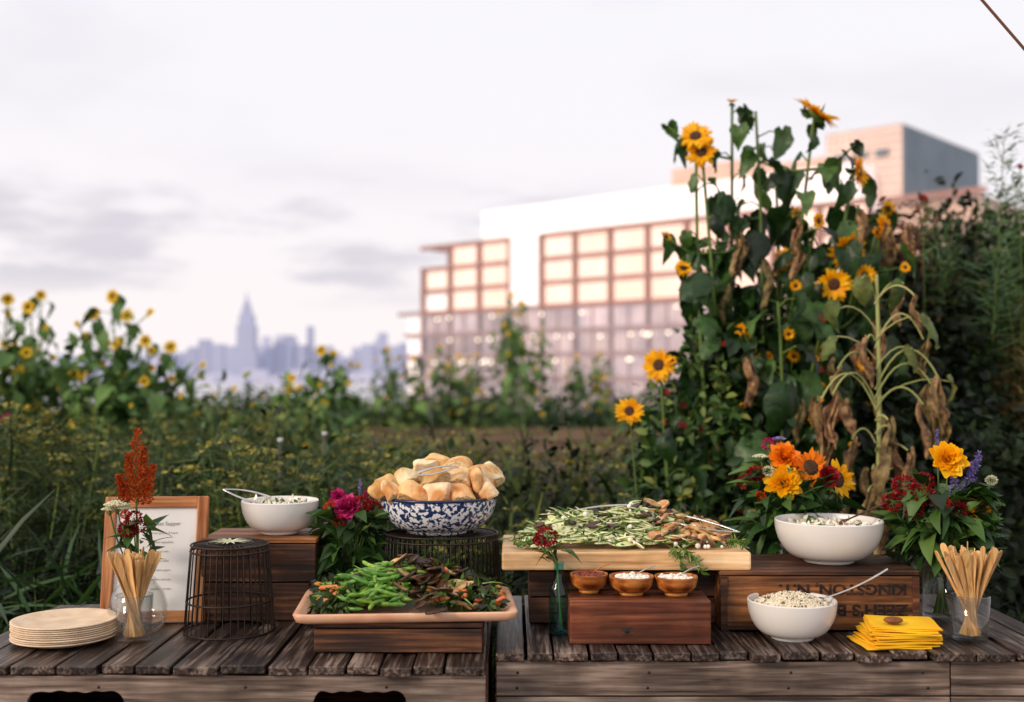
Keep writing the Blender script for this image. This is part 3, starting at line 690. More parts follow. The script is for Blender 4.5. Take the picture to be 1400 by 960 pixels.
g.build('bread_rolls', e)
g = Geo(); tongs(g, (-.055, -.125, .185), (.06, -.08, .205), w_=.008); g.build('tongs', e)

# ------------------------------------------------------------------ vegetable tray on a box
crate('wooden_box', -.515, -.078, 2.975, 3.27, T0+.001, T0+.079, 'crate_dark', 1, 'crate_dark')
e = empty('roasted_vegetable_tray', (-.287, 3.135, T0+.081)); e.rotation_euler = (0, 0, math.radians(4)); g = Geo()
V = []; F = []
def rrect(a, b_, r, z_, n=6):
    o_ = []
    for cx, cy, s0 in ((a-r, b_-r, 0), (-a+r, b_-r, 1), (-a+r, -b_+r, 2), (a-r, -b_+r, 3)):
        for t in np.linspace(0, math.pi/2, n): o_.append([cx+r*math.cos(t+s0*math.pi/2), cy+r*math.sin(t+s0*math.pi/2), z_])
    return o_
rings = [rrect(.27, .165, .02, 0), rrect(.285, .18, .025, .006), rrect(.292, .187, .028, .024), rrect(.288, .183, .026, .028), rrect(.275, .17, .022, .026), rrect(.262, .158, .02, .016), rrect(.05, .03, .01, .015)]
k = len(rings[0])
for r_ in rings: V += r_
for q in range(len(rings)-1):
    for i in range(k): F.append([q*k+i, q*k+(i+1) % k, (q+1)*k+(i+1) % k, (q+1)*k+i])
F.append([(len(rings)-1)*k+i for i in range(k)]); F.append(list(range(k))[::-1]); g.add(V, F, 'tray'); g.build('tray', e)
g = Geo()
def stick(g, c, L_, r, m, rz, tilt=0, bend=.02, seg=7, n=9):
    d = np.array([math.cos(rz)*math.cos(tilt), math.sin(rz)*math.cos(tilt), math.sin(tilt)]); pr = np.array([-math.sin(rz), math.cos(rz), 0])
    t = np.linspace(-.5, .5, n)[:, None]; P = np.array(c)+d*L_*t+pr*bend*(1-4*t*t)
    rr = r*np.clip(1.15-np.abs(np.linspace(-1, 1, n))**6, .2, 1); g.tube(P, rr, m, seg)
def hump(x_, y_): return .02+.070*math.exp(-(x_/.21)**4-(y_/.12)**2)*(1+.2*math.sin(x_*22+1))
for k in range(210):
    x_ = rng.normal()*.048-.080; y_ = rng.normal()*.055-.02; hh = hump(x_, y_)+.02*math.exp(-((x_+.08)/.06)**2)
    stick(g, (x_, y_, .015+hh*U(.5, 1.08)), U(.08, .12), .0056, 'bean', U(-1.2, 1.3)+.3, U(-.35, .35), U(-.018, .018))
for k in range(64):
    if k < 22: x_, y_ = U(-.25, -.15), U(-.14, .1)
    else: x_, y_ = U(.08, .255), U(-.15, .1)
    stick(g, (x_, y_, .018+hump(x_, y_)*U(.5, 1.15)), U(.035, .07), U(.005, .009), 'carrot', U(-1.5, 1.5), U(-.3, .3), .003)
def slab(g, c, a, b_, th, m, mr, rz, tilt, ty=0):
    R = np.array(Euler((tilt, ty, rz)).to_matrix()); D_ = R@np.diag([a, b_, 1]); g.lathe([(.001, th/2), (.93, th/2)], m, c, 18, D_); g.lathe([(.93, th/2), (1, th*.3), (1, -th*.3), (.93, -th/2)], mr, c, 18, D_); g.lathe([(.93, -th/2), (.001, -th/2)], m, c, 18, D_)
for k in range(120):
    x_, y_ = .06+rng.normal()*.06, -.02+rng.normal()*.06
    slab(g, (x_, y_, .02+hump(x_, y_)*U(.6, 1.25)), U(.022, .040), U(.013, .02), .006, 'char' if U() < .6 else 'eggplant_flesh', 'char', U(0, 3), U(-.8, .8), U(-.5, .5))
n = 1000; x_ = np.where(rng.random(n) < .6, U(.08, .25, n), U(-.25, -.13, n)); y_ = U(-.15, .14, n); hv = np.array([hump(a_, b_) for a_, b_ in zip(x_, y_)])
P = np.stack([x_, y_, .018+hv*U(.4, 1.15, n)], 1); g.inst(retint(OV, 'darkgreens'), P, frames(rand_dirs(n), rand_dirs(n)+[0, 0, .8]), .030*U(.5, 1.3, n))
n = 520; x_ = U(-.25, .25, n); y_ = U(-.15, .14, n); hv = np.array([hump(a_, b_) for a_, b_ in zip(x_, y_)]); P = np.stack([x_, y_, .016+hv*U(.7, 1.2, n)], 1); g.inst(retint(OV, 'herb'), P, frames(rand_dirs(n), rand_dirs(n)+[0, 0, .8]), .022*U(.5, 1.3, n))
n = 70; P = np.stack([U(-.1, .22, n), U(-.1, .12, n), .05+U(0, .035, n)], 1); g.inst(retint(BLADE, 'bean'), P, frames(rand_dirs(n)*[1, 1, .4], rand_dirs(n)+[0, 0, .8]), .08*U(.5, 1.3, n))
g.build('vegetables', e)

# ------------------------------------------------------------------ big board with courgette salad
crate('wooden_crate', .05, .62, 3.33, 3.60, T0+.001, T0+.168, 'crate_dark', 2)
e = empty('courgette_salad_board', (.325, 3.43, T0+.170)); g = Geo(); g.b2(-.354, .354, -.19, .17, 0, .052, 'board_light'); g.build('cutting_board', e, .006)
g = Geo(); B = .055
def prof(x_, y_): return .086*math.exp(-(x_/.28)**4-((y_)/.13)**2)*(1+.15*math.sin(x_*25))
for k in range(260):
    x_, y_ = U(-.26, .20), U(-.15, .13); hh = prof(x_, y_); L_ = U(.024, .055)
    slab(g, (x_, y_, B+hh*U(.5, 1.05)), L_, U(.008, .016), .004, 'zucchini', 'zuc_skin' if U() < .6 else 'zucchini', U(-1.2, 1.2), U(-.7, .7), U(-.3, .3))
for k in range(300):
    x_, y_ = rng.normal()*.12-.04, U(-.14, .10); hh = prof(x_, y_)
    stick(g, (x_, y_, B+hh*U(.7, 1.2)), U(.04, .09), U(.0014, .0024), 'noodle' if U() < .8 else 'zuc_skin', U(-1.5, 1.5), U(-.5, .5), U(-.03, .03), 4, 7)
for k in range(90):
    x_, y_ = U(.08, .30), U(-.15, .12); hh = prof(x_, y_)
    slab(g, (x_, y_, B+.012+hh*U(.7, 1.15)), U(.018, .034), U(.011, .018), .009, 'chicken', 'char' if U() < .2 else 'chicken', U(-1, 1), U(-.7, .7), U(-.5, .5))
for k in range(34):
    x_, y_ = U(-.27, .25), U(-.13, .1); slab(g, (x_, y_, B+.012+prof(x_, y_)), U(.014, .028), U(.008, .014), .006, 'char', 'char', U(-1, 1), U(-.7, .7), U(-.5, .5))
n = 520; x_ = U(-.28, .28, n); y_ = U(-.16, .13, n); P = np.stack([x_, y_, B+np.array([prof(a_, b_) for a_, b_ in zip(x_, y_)])*U(.5, 1.2, n)], 1)
g.inst(retint(ICO1, 'feta'), P[:220], np.repeat(np.eye(3)[None], 220, 0), .0055*U(.5, 1.5, 220)); n = 300; g.inst(retint(OV, 'herb'), P[220:], frames(rand_dirs(n), rand_dirs(n)+[0, 0, .8]), .026*U(.5, 1.3, n))
for bx, by, tx, ty, tz in ((-.32, -.12, -.23, -.16, .06), (-.31, -.16, -.2, -.12, .07), (.16, -.19, .21, -.215, -.01), (-.33, -.05, -.2, 0, .07), (.3, -.1, .34, -.16, .06), (-.29, .0, -.15, .09, .13), (.13, -.19, .16, -.21, .0)):
    P = curve((bx, by, B+.008), (tx, ty, B+tz-.05), (0, 0, .01), 8); g.tube(P, .0018, 'stem', 4)
    for q in np.linspace(0, 7, 26):
        k = min(6, int(q)); p = P[k]+(P[k+1]-P[k])*(q-k); D = rand_dirs(2)+nrm(P[-1]-P[0])*.5; g.inst(retint(BLADE, 'zuc_skin'), [p, p], frames(D, rand_dirs(2)), np.array([[.08, .025, .02]]*2))
g.build('courgette_salad', e)
g = Geo(); tongs(g, (.14, -.02, .132), (.335, -.12, .10), w_=.022); tongs(g, (.04, .04, .150), (-.17, .06, .132), w_=.018); g.build('tongs', e)

# ------------------------------------------------------------------ red-brown box with condiment bowls
e = empty('wooden_box', (.345, 3.16, T0+.001)); g = Geo(); g.b2(-.19, .19, -.09, .085, 0, .117, 'box_red'); g.build('block', e, .004)
g = Geo(); Rk = np.array([[1, 0, 0], [0, 0, -1], [0, 1, 0]], float)
for r_, m_, o_ in ((.015, 'crate_dark', 0), (.008, 'stamp', .0008)): g.lathe([(r_, 0), (r_*.6, .001), (.001, .0012)], m_, (-.035, -.0902-o_, .035), 18, Rk, 1.25, .8)
g.build('knot', e)
for cx, cy, r, m_ in ((.215, 3.19, .053, 'sauce_red'), (.330, 3.155, .062, 'sauce_white'), (.452, 3.15, .060, 'sauce_white')):
    e = empty('condiment_bowl', (cx, cy, T0+.119)); g = Geo(); bowl(g, (0, 0, 0), r, .05, 'olive_wood', foot=.55, th=.005); g.build('bowl', e)
    g = Geo(); g.lathe([(r*.88, .036), (r*.5, .044), (.001, .046)], m_, seg=24)
    n = 70; a = U(0, 6.3, n); q = np.sqrt(U(0, 1, n))*r*.75; g.inst(retint(ICO1, 'feta' if m_ == 'sauce_white' else 'sauce_red'), np.stack([q*np.cos(a), q*np.sin(a), .043+U(0, .006, n)], 1), np.repeat(np.eye(3)[None], n, 0), .006*U(.6, 1.4, n))
    g.build('filling', e); g = Geo(); spoon(g, (r*.1, 0, .05), (r*1.1, .02, .075), 'olive_wood' if m_ == 'sauce_red' else 'steel', .003, .016, .004); g.build('spoon', e)

# ------------------------------------------------------------------ stamped crate + bowls
e = crate('stamped_wooden_crate', .59, 1.152, 3.235, 3.54, T0+.001, T0+.170, 'crate_brown', 1, 'crate_dark', 0)
text("ZEEH'S BEANS", .044, (.085, -.1540, .060), (math.pi/2, math.pi, 0), 'stamp', e, .33, .0014)
text("KINGSTON, N.Y.", .040, (.065, -.1540, .118), (math.pi/2, math.pi, 0), 'stamp', e, .36, .0014)
g = Geo(); g.b2(-.281, -.262, -.158, -.1535, 0, .155, 'crate_dark'); g.b2(.262, .281, -.158, -.1535, 0, .155, 'crate_dark'); g.build('end_cleats', e, .001)
e = salad_bowl('white_serving_bowl', (.94, 3.39, T0+.172), .157, .122, .48)
g = Geo(); g.lathe([(.14, .100), (.09, .107), (.04, .109), (.001, .109)], 'rice', seg=32); n = 150; a = U(0, 6.3, n); q = np.sqrt(U(0, 1, n))*.13
g.inst(retint(OV, 'herb'), np.stack([q*np.cos(a), q*np.sin(a), .100+U(0, .008, n)], 1), frames(rand_dirs(n), rand_dirs(n)), .018*U(.6, 1.2, n)); g.inst(retint(OV, 'feta'), np.stack([q*np.cos(a+1), q*np.sin(a+1), .102+U(0, .008, n)], 1), frames(rand_dirs(n), rand_dirs(n)), .022*U(.6, 1.2, n)); g.build('salad', e)
g = Geo(); spoon(g, (.06, .0, .125), (.165, -.02, .175), 'crate_dark', .006, .02, 0); g.build('spoon', e)
e = salad_bowl('white_serving_bowl', (.77, 3.145, T0+.002), .121, .104, .5)
g = Geo(); g.lathe([(.108, .088), (.08, .105), (.04, .116), (.001, .119)], 'rice', seg=32); n = 1600; a = U(0, 6.3, n); q = np.sqrt(U(0, 1, n))
g.inst(retint(ICO1, 'rice'), np.stack([q*.106*np.cos(a), q*.106*np.sin(a), .119-.031*q**2+U(-.003, .004, n)], 1), frames(rand_dirs(n), rand_dirs(n)), np.stack([.0028*np.ones(n), .006*U(.7, 1.2, n), .0028*np.ones(n)], 1)); g.build('grain_salad', e)
g = Geo(); spoon(g, (.085, .0, .108), (.27, .02, .185), 'steel', .005, .035, -.008); g.build('serving_spoon', e)

# napkins
g = Geo(); zz = T0+.002
for k in range(12):
    cx, cy, rz = 1.040+U(-.012, .012)+.0035*k-.015, 3.09+U(-.008, .008), U(-.16, .16)-.02*k+.1
    nseg = 14; V = []; F = []; ca, sa = math.cos(rz), math.sin(rz); ph = U(0, 6)
    for lay in range(2):
        for iy in range(nseg+1):
            for ix in range(nseg+1):
                u_, v_ = (ix/nseg-.5)*.175, (iy/nseg-.5)*.15; wv = .0009*math.sin(u_*45+ph)+.0009*math.cos(v_*50+ph)
                V.append([cx+u_*ca-v_*sa, cy+u_*sa+v_*ca, zz+wv+lay*.0034])
    q = (nseg+1)
    for iy in range(nseg):
        for ix in range(nseg):
            a4 = iy*q+ix; F.append([a4+q*q, a4+1+q*q, a4+q+1+q*q, a4+q+q*q]); F.append([a4, a4+q, a4+q+1, a4+1])
    for ix in range(nseg):
        F.append([ix, ix+1, ix+1+q*q, ix+q*q]); a4 = nseg*q+ix; F.append([a4+1, a4, a4+q*q, a4+1+q*q]); a4 = ix*q; F.append([a4+q, a4, a4+q*q, a4+q+q*q]); a4 = ix*q+nseg; F.append([a4, a4+q, a4+q+q*q, a4+q*q])
    g.add(V, F, 'napkin', False); zz += .0048
g.build('napkin_stack')
g = Geo(); g.inst(retint(ICO2, 'stone'), [[1.02, 3.06, zz+.009]], np.eye(3)[None], np.array([[.026, .02, .009]])); g.build('pebble')

# ------------------------------------------------------------------ bouquets
def bouquet(name, loc, vprof, glass, items, nleaf, lr, lz, lsz, leafm='vaseleaf'):
    e = empty(name, loc); g = Geo(); g.lathe(vprof, glass, seg=36); g.build('vase', e); g = Geo(); mouth = np.array([0, 0, max(p[1] for p in vprof)])
    for (x_, y_, z_, kind, sz, dr) in items:
        top = np.array([x_, y_, z_]); b0 = np.array([-x_*.15, -y_*.15, .02]); mth_ = np.array([x_*.12, y_*.12, mouth[2]])
        P = np.concatenate([curve(b0, mth_, n=4), curve(mth_, top, (x_*.12, y_*.1, 0), 9)[1:]]); g.tube(P, .0022, 'stem', 5)
        dr = nrm(np.array(dr, float))
        if kind[0] == 'z': head(g, top, dr, sz, kind[1], 'petal_o' if kind[1] != 'petal_o' else 'disk', 18, 6, .25, (-.1, 1.2), PETW, 1.1)
        elif kind[0] == 's': head(g, top, dr, sz, kind[1], 'disk', 24, 2, .42)
        elif kind[0] == 'c':
            n = 260; d = rand_dirs(n); g.inst(retint(DI, kind[1]), top+d*sz*[1, 1, .8]*.8, frames(d, rand_dirs(n)), sz*.4*U(.6, 1.2, n))
        elif kind[0] == 'k':
            n = 150; t = U(0, 1, n); ax = nrm(top-mth_+np.array([0, 0, .1])); d = rand_dirs(n); g.inst(retint(OV, kind[1]), top+ax*(t*sz*4)[:, None]-ax*sz*2+d*(sz*.35*(1.1-t))[:, None], frames(d+[0, 0, .4], rand_dirs(n)), sz*.4*U(.6, 1.2, n))
        elif kind[0] == 'u':
            n = 160; a = U(0, 6.3, n); q = np.sqrt(U(0, 1, n)); g.inst(retint(ICO1, kind[1]), top+np.stack([q*np.cos(a)*sz, q*np.sin(a)*sz, .3*sz*(1-q*q)], 1), np.repeat(np.eye(3)[None], n, 0), sz*.09*U(.6, 1.3, n))
            for k in range(14): g.tube([top-[0, 0, sz*.8], top+[math.cos(k*2.4)*sz*.8*(k/14)**.5, math.sin(k*2.4)*sz*.8*(k/14)**.5, 0]], .0008, 'stem', 3)
    n = nleaf; a = U(0, 6.3, n); q = np.sqrt(U(.02, 1, n)); P = np.stack([q*np.cos(a)*lr, q*np.sin(a)*lr*.8, U(lz[0], lz[1], n)], 1)
    D = np.stack([np.cos(a), np.sin(a)*.8, U(-.7, 1.2, n)], 1)
    for j, T in enumerate((leafT([.02, .2, .22, .12, .01], leafm, .35, .25, wave=.03), leafT([.02, .1, .11, .07, .01], leafm, .5, .25), leafT([.03, .26, .3, .2, .01], leafm, .6, .4, wave=.05))):
        s_ = slice(j, n, 3); g.inst(T, P[s_], frames(D[s_], rand_dirs(len(P[s_]))*.5+[0, 0, .8]), lsz*U(.5, 1.4, len(P[s_])))
    g.build('flowers', e); return e
jar = lambda r, h: [(.001, .003), (r*.9, .003), (r, .012), (r, h*.8), (r*.8, h*.9), (r*.82, h), (r*.78, h), (r*.76, h*.9), (r*.94, h*.8), (r*.94, .02), (.001, .02)]
F_ = (0, -1, .35)
bouquet('flower_bouquet', (1.27, 3.38, T0+.002), jar(.055, .19), 'clear_glass', [
    (.01, -.03, .475, ('z', 'petal_y'), .056, (-.1, -1, .45)), (.11, -.01, .33, ('s', 'petal_y'), .06, (.5, -1, .3)),
    (-.12, -.03, .40, ('c', 'petal_red'), .032, F_), (-.08, -.06, .375, ('c', 'petal_red'), .036, F_), (-.145, 0, .345, ('c', 'petal_red'), .03, F_), (-.05, .0, .41, ('c', 'petal_red'), .028, F_),
    (-.03, -.09, .355, ('c', 'petal_orange_red'), .022, F_), (.03, -.06, .33, ('c', 'petal_red'), .026, F_), (-.10, -.06, .33, ('c', 'petal_red'), .026, F_),
    (.085, .0, .41, ('k', 'petal_purple'), .028, F_), (.115, .03, .44, ('k', 'petal_purple'), .026, F_), (.055, .02, .43, ('k', 'petal_purple'), .028, F_), (.01, .05, .53, ('k', 'petal_purple'), .014, F_),
    (.15, -.02, .34, ('u', 'herb'), .03, F_), (.155, .01, .41, ('c', 'petal_cream'), .016, F_), (.07, -.09, .29, ('c', 'zuc_skin'), .02, F_), (-.06, -.08, .30, ('u', 'herb'), .03, F_)], 300, .11, (.18, .40), .075)
bouquet('flower_bouquet', (.90, 3.67, T0+.002), jar(.05, .22), 'clear_glass', [
    (-.045, -.08, .385, ('z', 'petal_y'), .058, (-.1, -1, .3)), (.045, -.06, .43, ('s', 'petal_o'), .062, (.2, -1, .3)), (.135, -.04, .39, ('s', 'petal_y'), .064, (.5, -1, .2)),
    (-.03, -.03, .46, ('z', 'petal_o'), .056, (0, -1, .8)), (.095, -.09, .405, ('z', 'petal_red'), .036, F_), (-.12, -.02, .41, ('c', 'petal_red'), .028, F_), (-.15, .0, .38, ('c', 'petal_red'), .024, F_), (-.07, .02, .50, ('c', 'petal_mag'), .022, F_), (-.03, .04, .515, ('u', 'petal_purple'), .022, F_), (-.10, .0, .46, ('u', 'petal_cream'), .025, F_),
    (-.11, -.05, .34, ('c', 'petal_orange_red'), .016, F_), (-.09, -.07, .42, ('c', 'petal_cream'), .018, F_)], 260, .13, (.18, .42), .08)
bouquet('flower_bouquet', (-.485, 3.47, T0+.002), jar(.042, .16), 'clear_glass', [
    (-.01, -.05, .325, ('z', 'petal_mag'), .042, (.1, -1, .5)), (.06, -.03, .315, ('c', 'petal_red'), .034, F_), (.035, -.05, .335, ('c', 'petal_red'), .028, F_), (-.06, -.04, .325, ('c', 'petal_orange_red'), .02, F_), (-.045, -.03, .30, ('c', 'petal_y'), .014, F_),
    (-.085, 0, .345, ('k', 'herb'), .016, F_), (.02, .02, .38, ('k', 'petal_purple'), .012, F_), (.05, .02, .355, ('c', 'petal_mag'), .02, F_), (-.03, -.07, .285, ('c', 'petal_red'), .02, F_), (-.04, .0, .35, ('z', 'petal_mag'), .03, F_)], 220, .09, (.12, .32), .07, 'vaseleaf')
g = Geo(); g.lathe([(.001, .003), (.03, .003), (.034, .01), (.034, .065), (.014, .09), (.014, .125), (.016, .128), (.012, .128), (.012, .09), (.03, .064), (.03, .012), (.001, .012)], 'smoke_glass', seg=32)
g.build('small_glass_bottle', loc=(-.575, 3.31, T0+.002))
bouquet('teal_bottle_vase', (.131, 3.19, T0+.002), [(.001, .003), (.027, .003), (.029, .01), (.029, .11), (.026, .13), (.015, .15), (.013, .195), (.016, .2)], 'teal_glass', [
    (-.035, -.03, .275, ('c', 'petal_red'), .03, F_), (-.055, -.01, .262, ('c', 'petal_red'), .018, F_)], 12, .03, (.19, .24), .06)
e = bouquet('amaranth_vase', (-1.055, 3.225, T0+.002), [(.001, .003), (.06, .003), (.078, .03), (.082, .07), (.07, .11), (.05, .135), (.048, .15), (.045, .15), (.047, .135), (.066, .11), (.078, .07), (.074, .03), (.001, .01)], 'clear_glass', [
    (-.05, -.03, .36, ('u', 'petal_cream'), .034, F_), (-.075, -.02, .345, ('u', 'petal_cream'), .022, F_), (-.03, -.03, .35, ('u', 'petal_cream'), .02, F_), (.0, -.04, .325, ('c', 'petal_red'), .022, F_), (-.012, -.05, .295, ('c', 'petal_red'), .026, F_), (.012, -.04, .30, ('c', 'petal_red'), .02, F_), (-.02, -.05, .335, ('c', 'petal_orange_red'), .014, F_)], 34, .03, (.18, .31), .06)
g = Geo(); g.tube(curve((0, 0, .02), (.0, -.02, .38), n=6), .003, 'stem', 5)
n = 3600; t = U(0, 1, n); lobes = np.array([[0, 0, .375, .57, .021], [-.028, 0, .36, .44, .012], [.026, 0, .36, .47, .013], [.010, .01, .36, .52, .014], [-.014, 0, .37, .50, .012]])
k = rng.integers(0, 5, n); lb = lobes[k]; d = rand_dirs(n); rad = lb[:, 4]*np.clip(1.1-t, 0, 1)**.7*(1+.5*np.sin(t*34+k*2))
P = np.stack([lb[:, 0]*(1+.8*t)+d[:, 0]*rad, -.02+lb[:, 1]+d[:, 1]*rad, lb[:, 2]+(lb[:, 3]-lb[:, 2])*t], 1)
g.inst(retint(DI, 'amaranth'), P, frames(d+[0, 0, .5], rand_dirs(n)), .0085*U(.5, 1.3, n)); g.build('amaranth_plume', e)

# ================================================================== PLANTS
spec = [((1.15, 5.35, 0), (1.387, 5.2, 2.66), (.55, -.35, .75), .13, 14, .24), ((1.0, 5.3, 0), (.872, 5.2, 2.49), (-.3, -1, .3), .075, 11, .22), ((1.02, 5.3, 0), (.845, 5.2, 2.56), (-.3, -1, .6), .08, 3, .14),
        ((1.38, 5.5, 0), (1.60, 5.3, 2.42), (.9, -.5, .1), .085, 13, .22), ((1.1, 5.45, 0), (1.13, 5.25, 2.70), (0, -1, .6), 0, 15, .24), ((1.3, 5.4, 0), (1.50, 5.1, 2.05), (.2, -.7, -.5), .095, 9, .22),
        ((1.45, 5.6, 0), (1.72, 5.3, 2.16), (.8, -.5, .2), .08, 11, .2), ((1.2, 5.3, 0), (1.43, 5.05, 1.88), (-.2, -1, -.1), .08, 8, .2), ((.80, 5.2, 0), (.665, 5.1, 1.52), (-.5, -1, .1), .078, 9, .13),
        ((1.0, 5.5, 0), (1.03, 5.3, 2.74), (0, -.3, 1), .03, 11, .2), ((.95, 5.6, 0), (.98, 5.4, 2.2), (0, -1, .5), 0, 13, .23), ((1.25, 5.6, 0), (1.27, 5.5, 2.6), (0, -1, .5), 0, 12, .23), ((1.45, 5.7, 0), (1.45, 5.5, 2.2), (0, -1, .5), 0, 14, .23),
        ((1.1, 5.2, 0), (1.17, 5.0, 1.8), (0, -1, .5), 0, 11, .2), ((1.55, 5.7, 0), (1.68, 5.5, 2.3), (0, -1, .5), 0, 12, .2)]
e = empty('sunflower_plant')
for i, (b0, tp, hd, hr, nl, ls) in enumerate(spec):
    g = Geo(); sunflower(g, b0, tp, hd, hr, nl+5, ls, 'sunleaf', heads=hr > 0, r=.013, t0=.42 if hr != .078 else .3, droop=(.3, 1.35), nbranch=5 if nl > 10 else 1, bspread=.30)
    g.build('stalk_%d' % i, e)
g = Geo(); sunflower(g, (.62, 4.95, 0), (.495, 4.8, 1.32), (-.1, -1, .25), .062, 4, .09, r=.006); g.build('sunflower_plant')
g = Geo()
for k in range(16):
    c = (U(1.0, 1.75), U(5.0, 5.3), U(1.5, 2.3)); head(g, c, (U(-1, 1), -1, U(-.3, .6)), U(.025, .05))
    g.tube([c, (c[0]*.8+.25, 5.4, c[2]-.4)], .004, 'stem', 4)
def hang(g, p, L_, m='dry_leaf', ww=(.10, .17)):
    p = np.array(p, float); n = 14; W_ = L_*U(*ww); V = []; ph = U(0, 6); a = U(-1.2, 1.2); k = 11; f1, f2 = U(5, 9), U(3, 7)
    for i in range(n):
        t = i/(n-1); w_ = W_*(math.sin(math.pi*min(1, t*.86+.08))**.6)*(1+.22*math.sin(t*15+ph)); aa = a+t*1.2; cx, sy = math.cos(aa), math.sin(aa)
        for j in range(k):
            s_ = (j/(k-1)-.5)*2; f = .7*w_*math.cos(s_*f1+ph+t*3)*.8; xx = w_*s_*.8*(1-.25*math.cos(s_*f2+t*6))
            V.append(p+[xx*cx-f*sy+.018*math.sin(t*5+ph), xx*sy+f*cx, -L_*t+.018*math.sin(s_*4+t*9+ph)])
    i = (np.arange(n-1)[:, None]*k+np.arange(k-1)[None]).reshape(-1); g.add(V, np.stack([i, i+1, i+k+1, i+k], 1), m)
for k in range(26): hang(g, (U(.9, 1.75), U(4.95, 5.2), U(.9, 2.2)), U(.1, .2), 'dry_leaf', (.14, .25))
g.build('side_blooms', e)
# wilted sunflower
g = Geo()
main = curve((1.42, 4.62, 0), (1.46, 4.55, 1.88), (.03, 0, 0), 14); g.tube(main, np.linspace(.014, .007, 14), 'stem_pale', 7)
for (dx, z_, L_, rise) in ((-.20, 1.40, .20, .10), (-.24, 1.38, .26, .12), (.19, 1.62, .15, .12), (.22, 1.42, .26, .12), (.17, 1.36, .2, .08), (-.04, 1.62, .18, .02), (.06, 1.25, .2, .03), (-.02, 1.10, .26, .02), (.07, 1.05, .26, .02), (-.10, 1.22, .19, .05), (.03, .98, .24, .02), (.10, 1.18, .2, .03), (.24, 1.46, .2, .14), (-.06, 1.02, .24, .02), (.02, 1.3, .18, .02), (.0, 1.18, .24, .02), (.11, 1.08, .22, .03), (-.16, 1.5, .14, .08), (.13, 1.78, .12, .06)):
    p1 = np.array([1.455+dx, 4.52+U(-.08, .04), z_]); p0 = np.array([1.455, 4.56, z_-rise*.3]); g.tube(curve(p0, p1, (0, 0, rise), 10), .004, 'stem_pale', 5); hang(g, p1, L_, 'dry_leaf', (.12, .2))
for z_, dx, s_ in ((1.86, -.07, .1), (1.84, .10, .12), (1.74, -.16, .11), (1.70, .2, .13), (1.58, .13, .10), (1.62, -.2, .1), (1.45, .28, .1)):
    D = np.array([[dx*3, U(-.6, .2), -1.]]); g.inst(retint(HEARTS[rng.integers(1, 5)], 'sunleaf_dull'), [[1.46+dx, 4.52, z_]], frames(D, np.array([[dx*4, -.6, .9]])), [s_]); g.tube(curve((1.455, 4.55, z_-.08), (1.46+dx, 4.52, z_), (0, 0, .04), 6), .003, 'stem_pale', 4)
g.build('wilted_sunflower')

# bush under the sunflowers
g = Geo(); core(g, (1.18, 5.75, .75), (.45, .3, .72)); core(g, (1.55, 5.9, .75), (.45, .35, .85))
cloud(g, OV, (1.05, 5.45, .85), (.42, .4, .85), 6000, .07, 110, .7, .12)
cloud(g, retint(OV, 'bushleaf_dark'), (1.45, 5.6, .8), (.5, .4, .95), 4500, .08, 70, .75, .12)
cloud(g, retint(OV, 'bushleaf_far'), (.95, 5.25, .8), (.3, .25, .85), 900, .055, 50, .8, .1)
for k in range(26):
    c = (U(.68, 1.5), U(4.95, 5.15), U(.85, 1.75)); m_ = rng.choice(['petal_orange_red', 'petal_red', 'petal_orange_red', 'petal_y']); head(g, c, (U(-.5, .5), -1, .4), U(.014, .026), m_, npet=12)
g.build('flowering_bush')

# right dark planting bank
g = Geo()
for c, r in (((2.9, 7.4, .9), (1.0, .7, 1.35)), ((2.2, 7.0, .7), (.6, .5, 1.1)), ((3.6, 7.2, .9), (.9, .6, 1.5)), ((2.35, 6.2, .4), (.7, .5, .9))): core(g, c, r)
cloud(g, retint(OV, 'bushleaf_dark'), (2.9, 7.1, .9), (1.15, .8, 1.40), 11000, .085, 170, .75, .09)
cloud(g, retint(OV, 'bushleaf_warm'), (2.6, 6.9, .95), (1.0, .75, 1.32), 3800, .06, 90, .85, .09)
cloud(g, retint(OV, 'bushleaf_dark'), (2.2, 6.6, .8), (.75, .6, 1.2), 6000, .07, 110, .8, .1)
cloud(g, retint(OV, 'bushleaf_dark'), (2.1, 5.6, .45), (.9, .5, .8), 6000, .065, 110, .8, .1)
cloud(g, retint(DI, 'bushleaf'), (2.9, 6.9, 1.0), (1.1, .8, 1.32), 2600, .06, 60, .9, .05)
g.build('planting_bank')
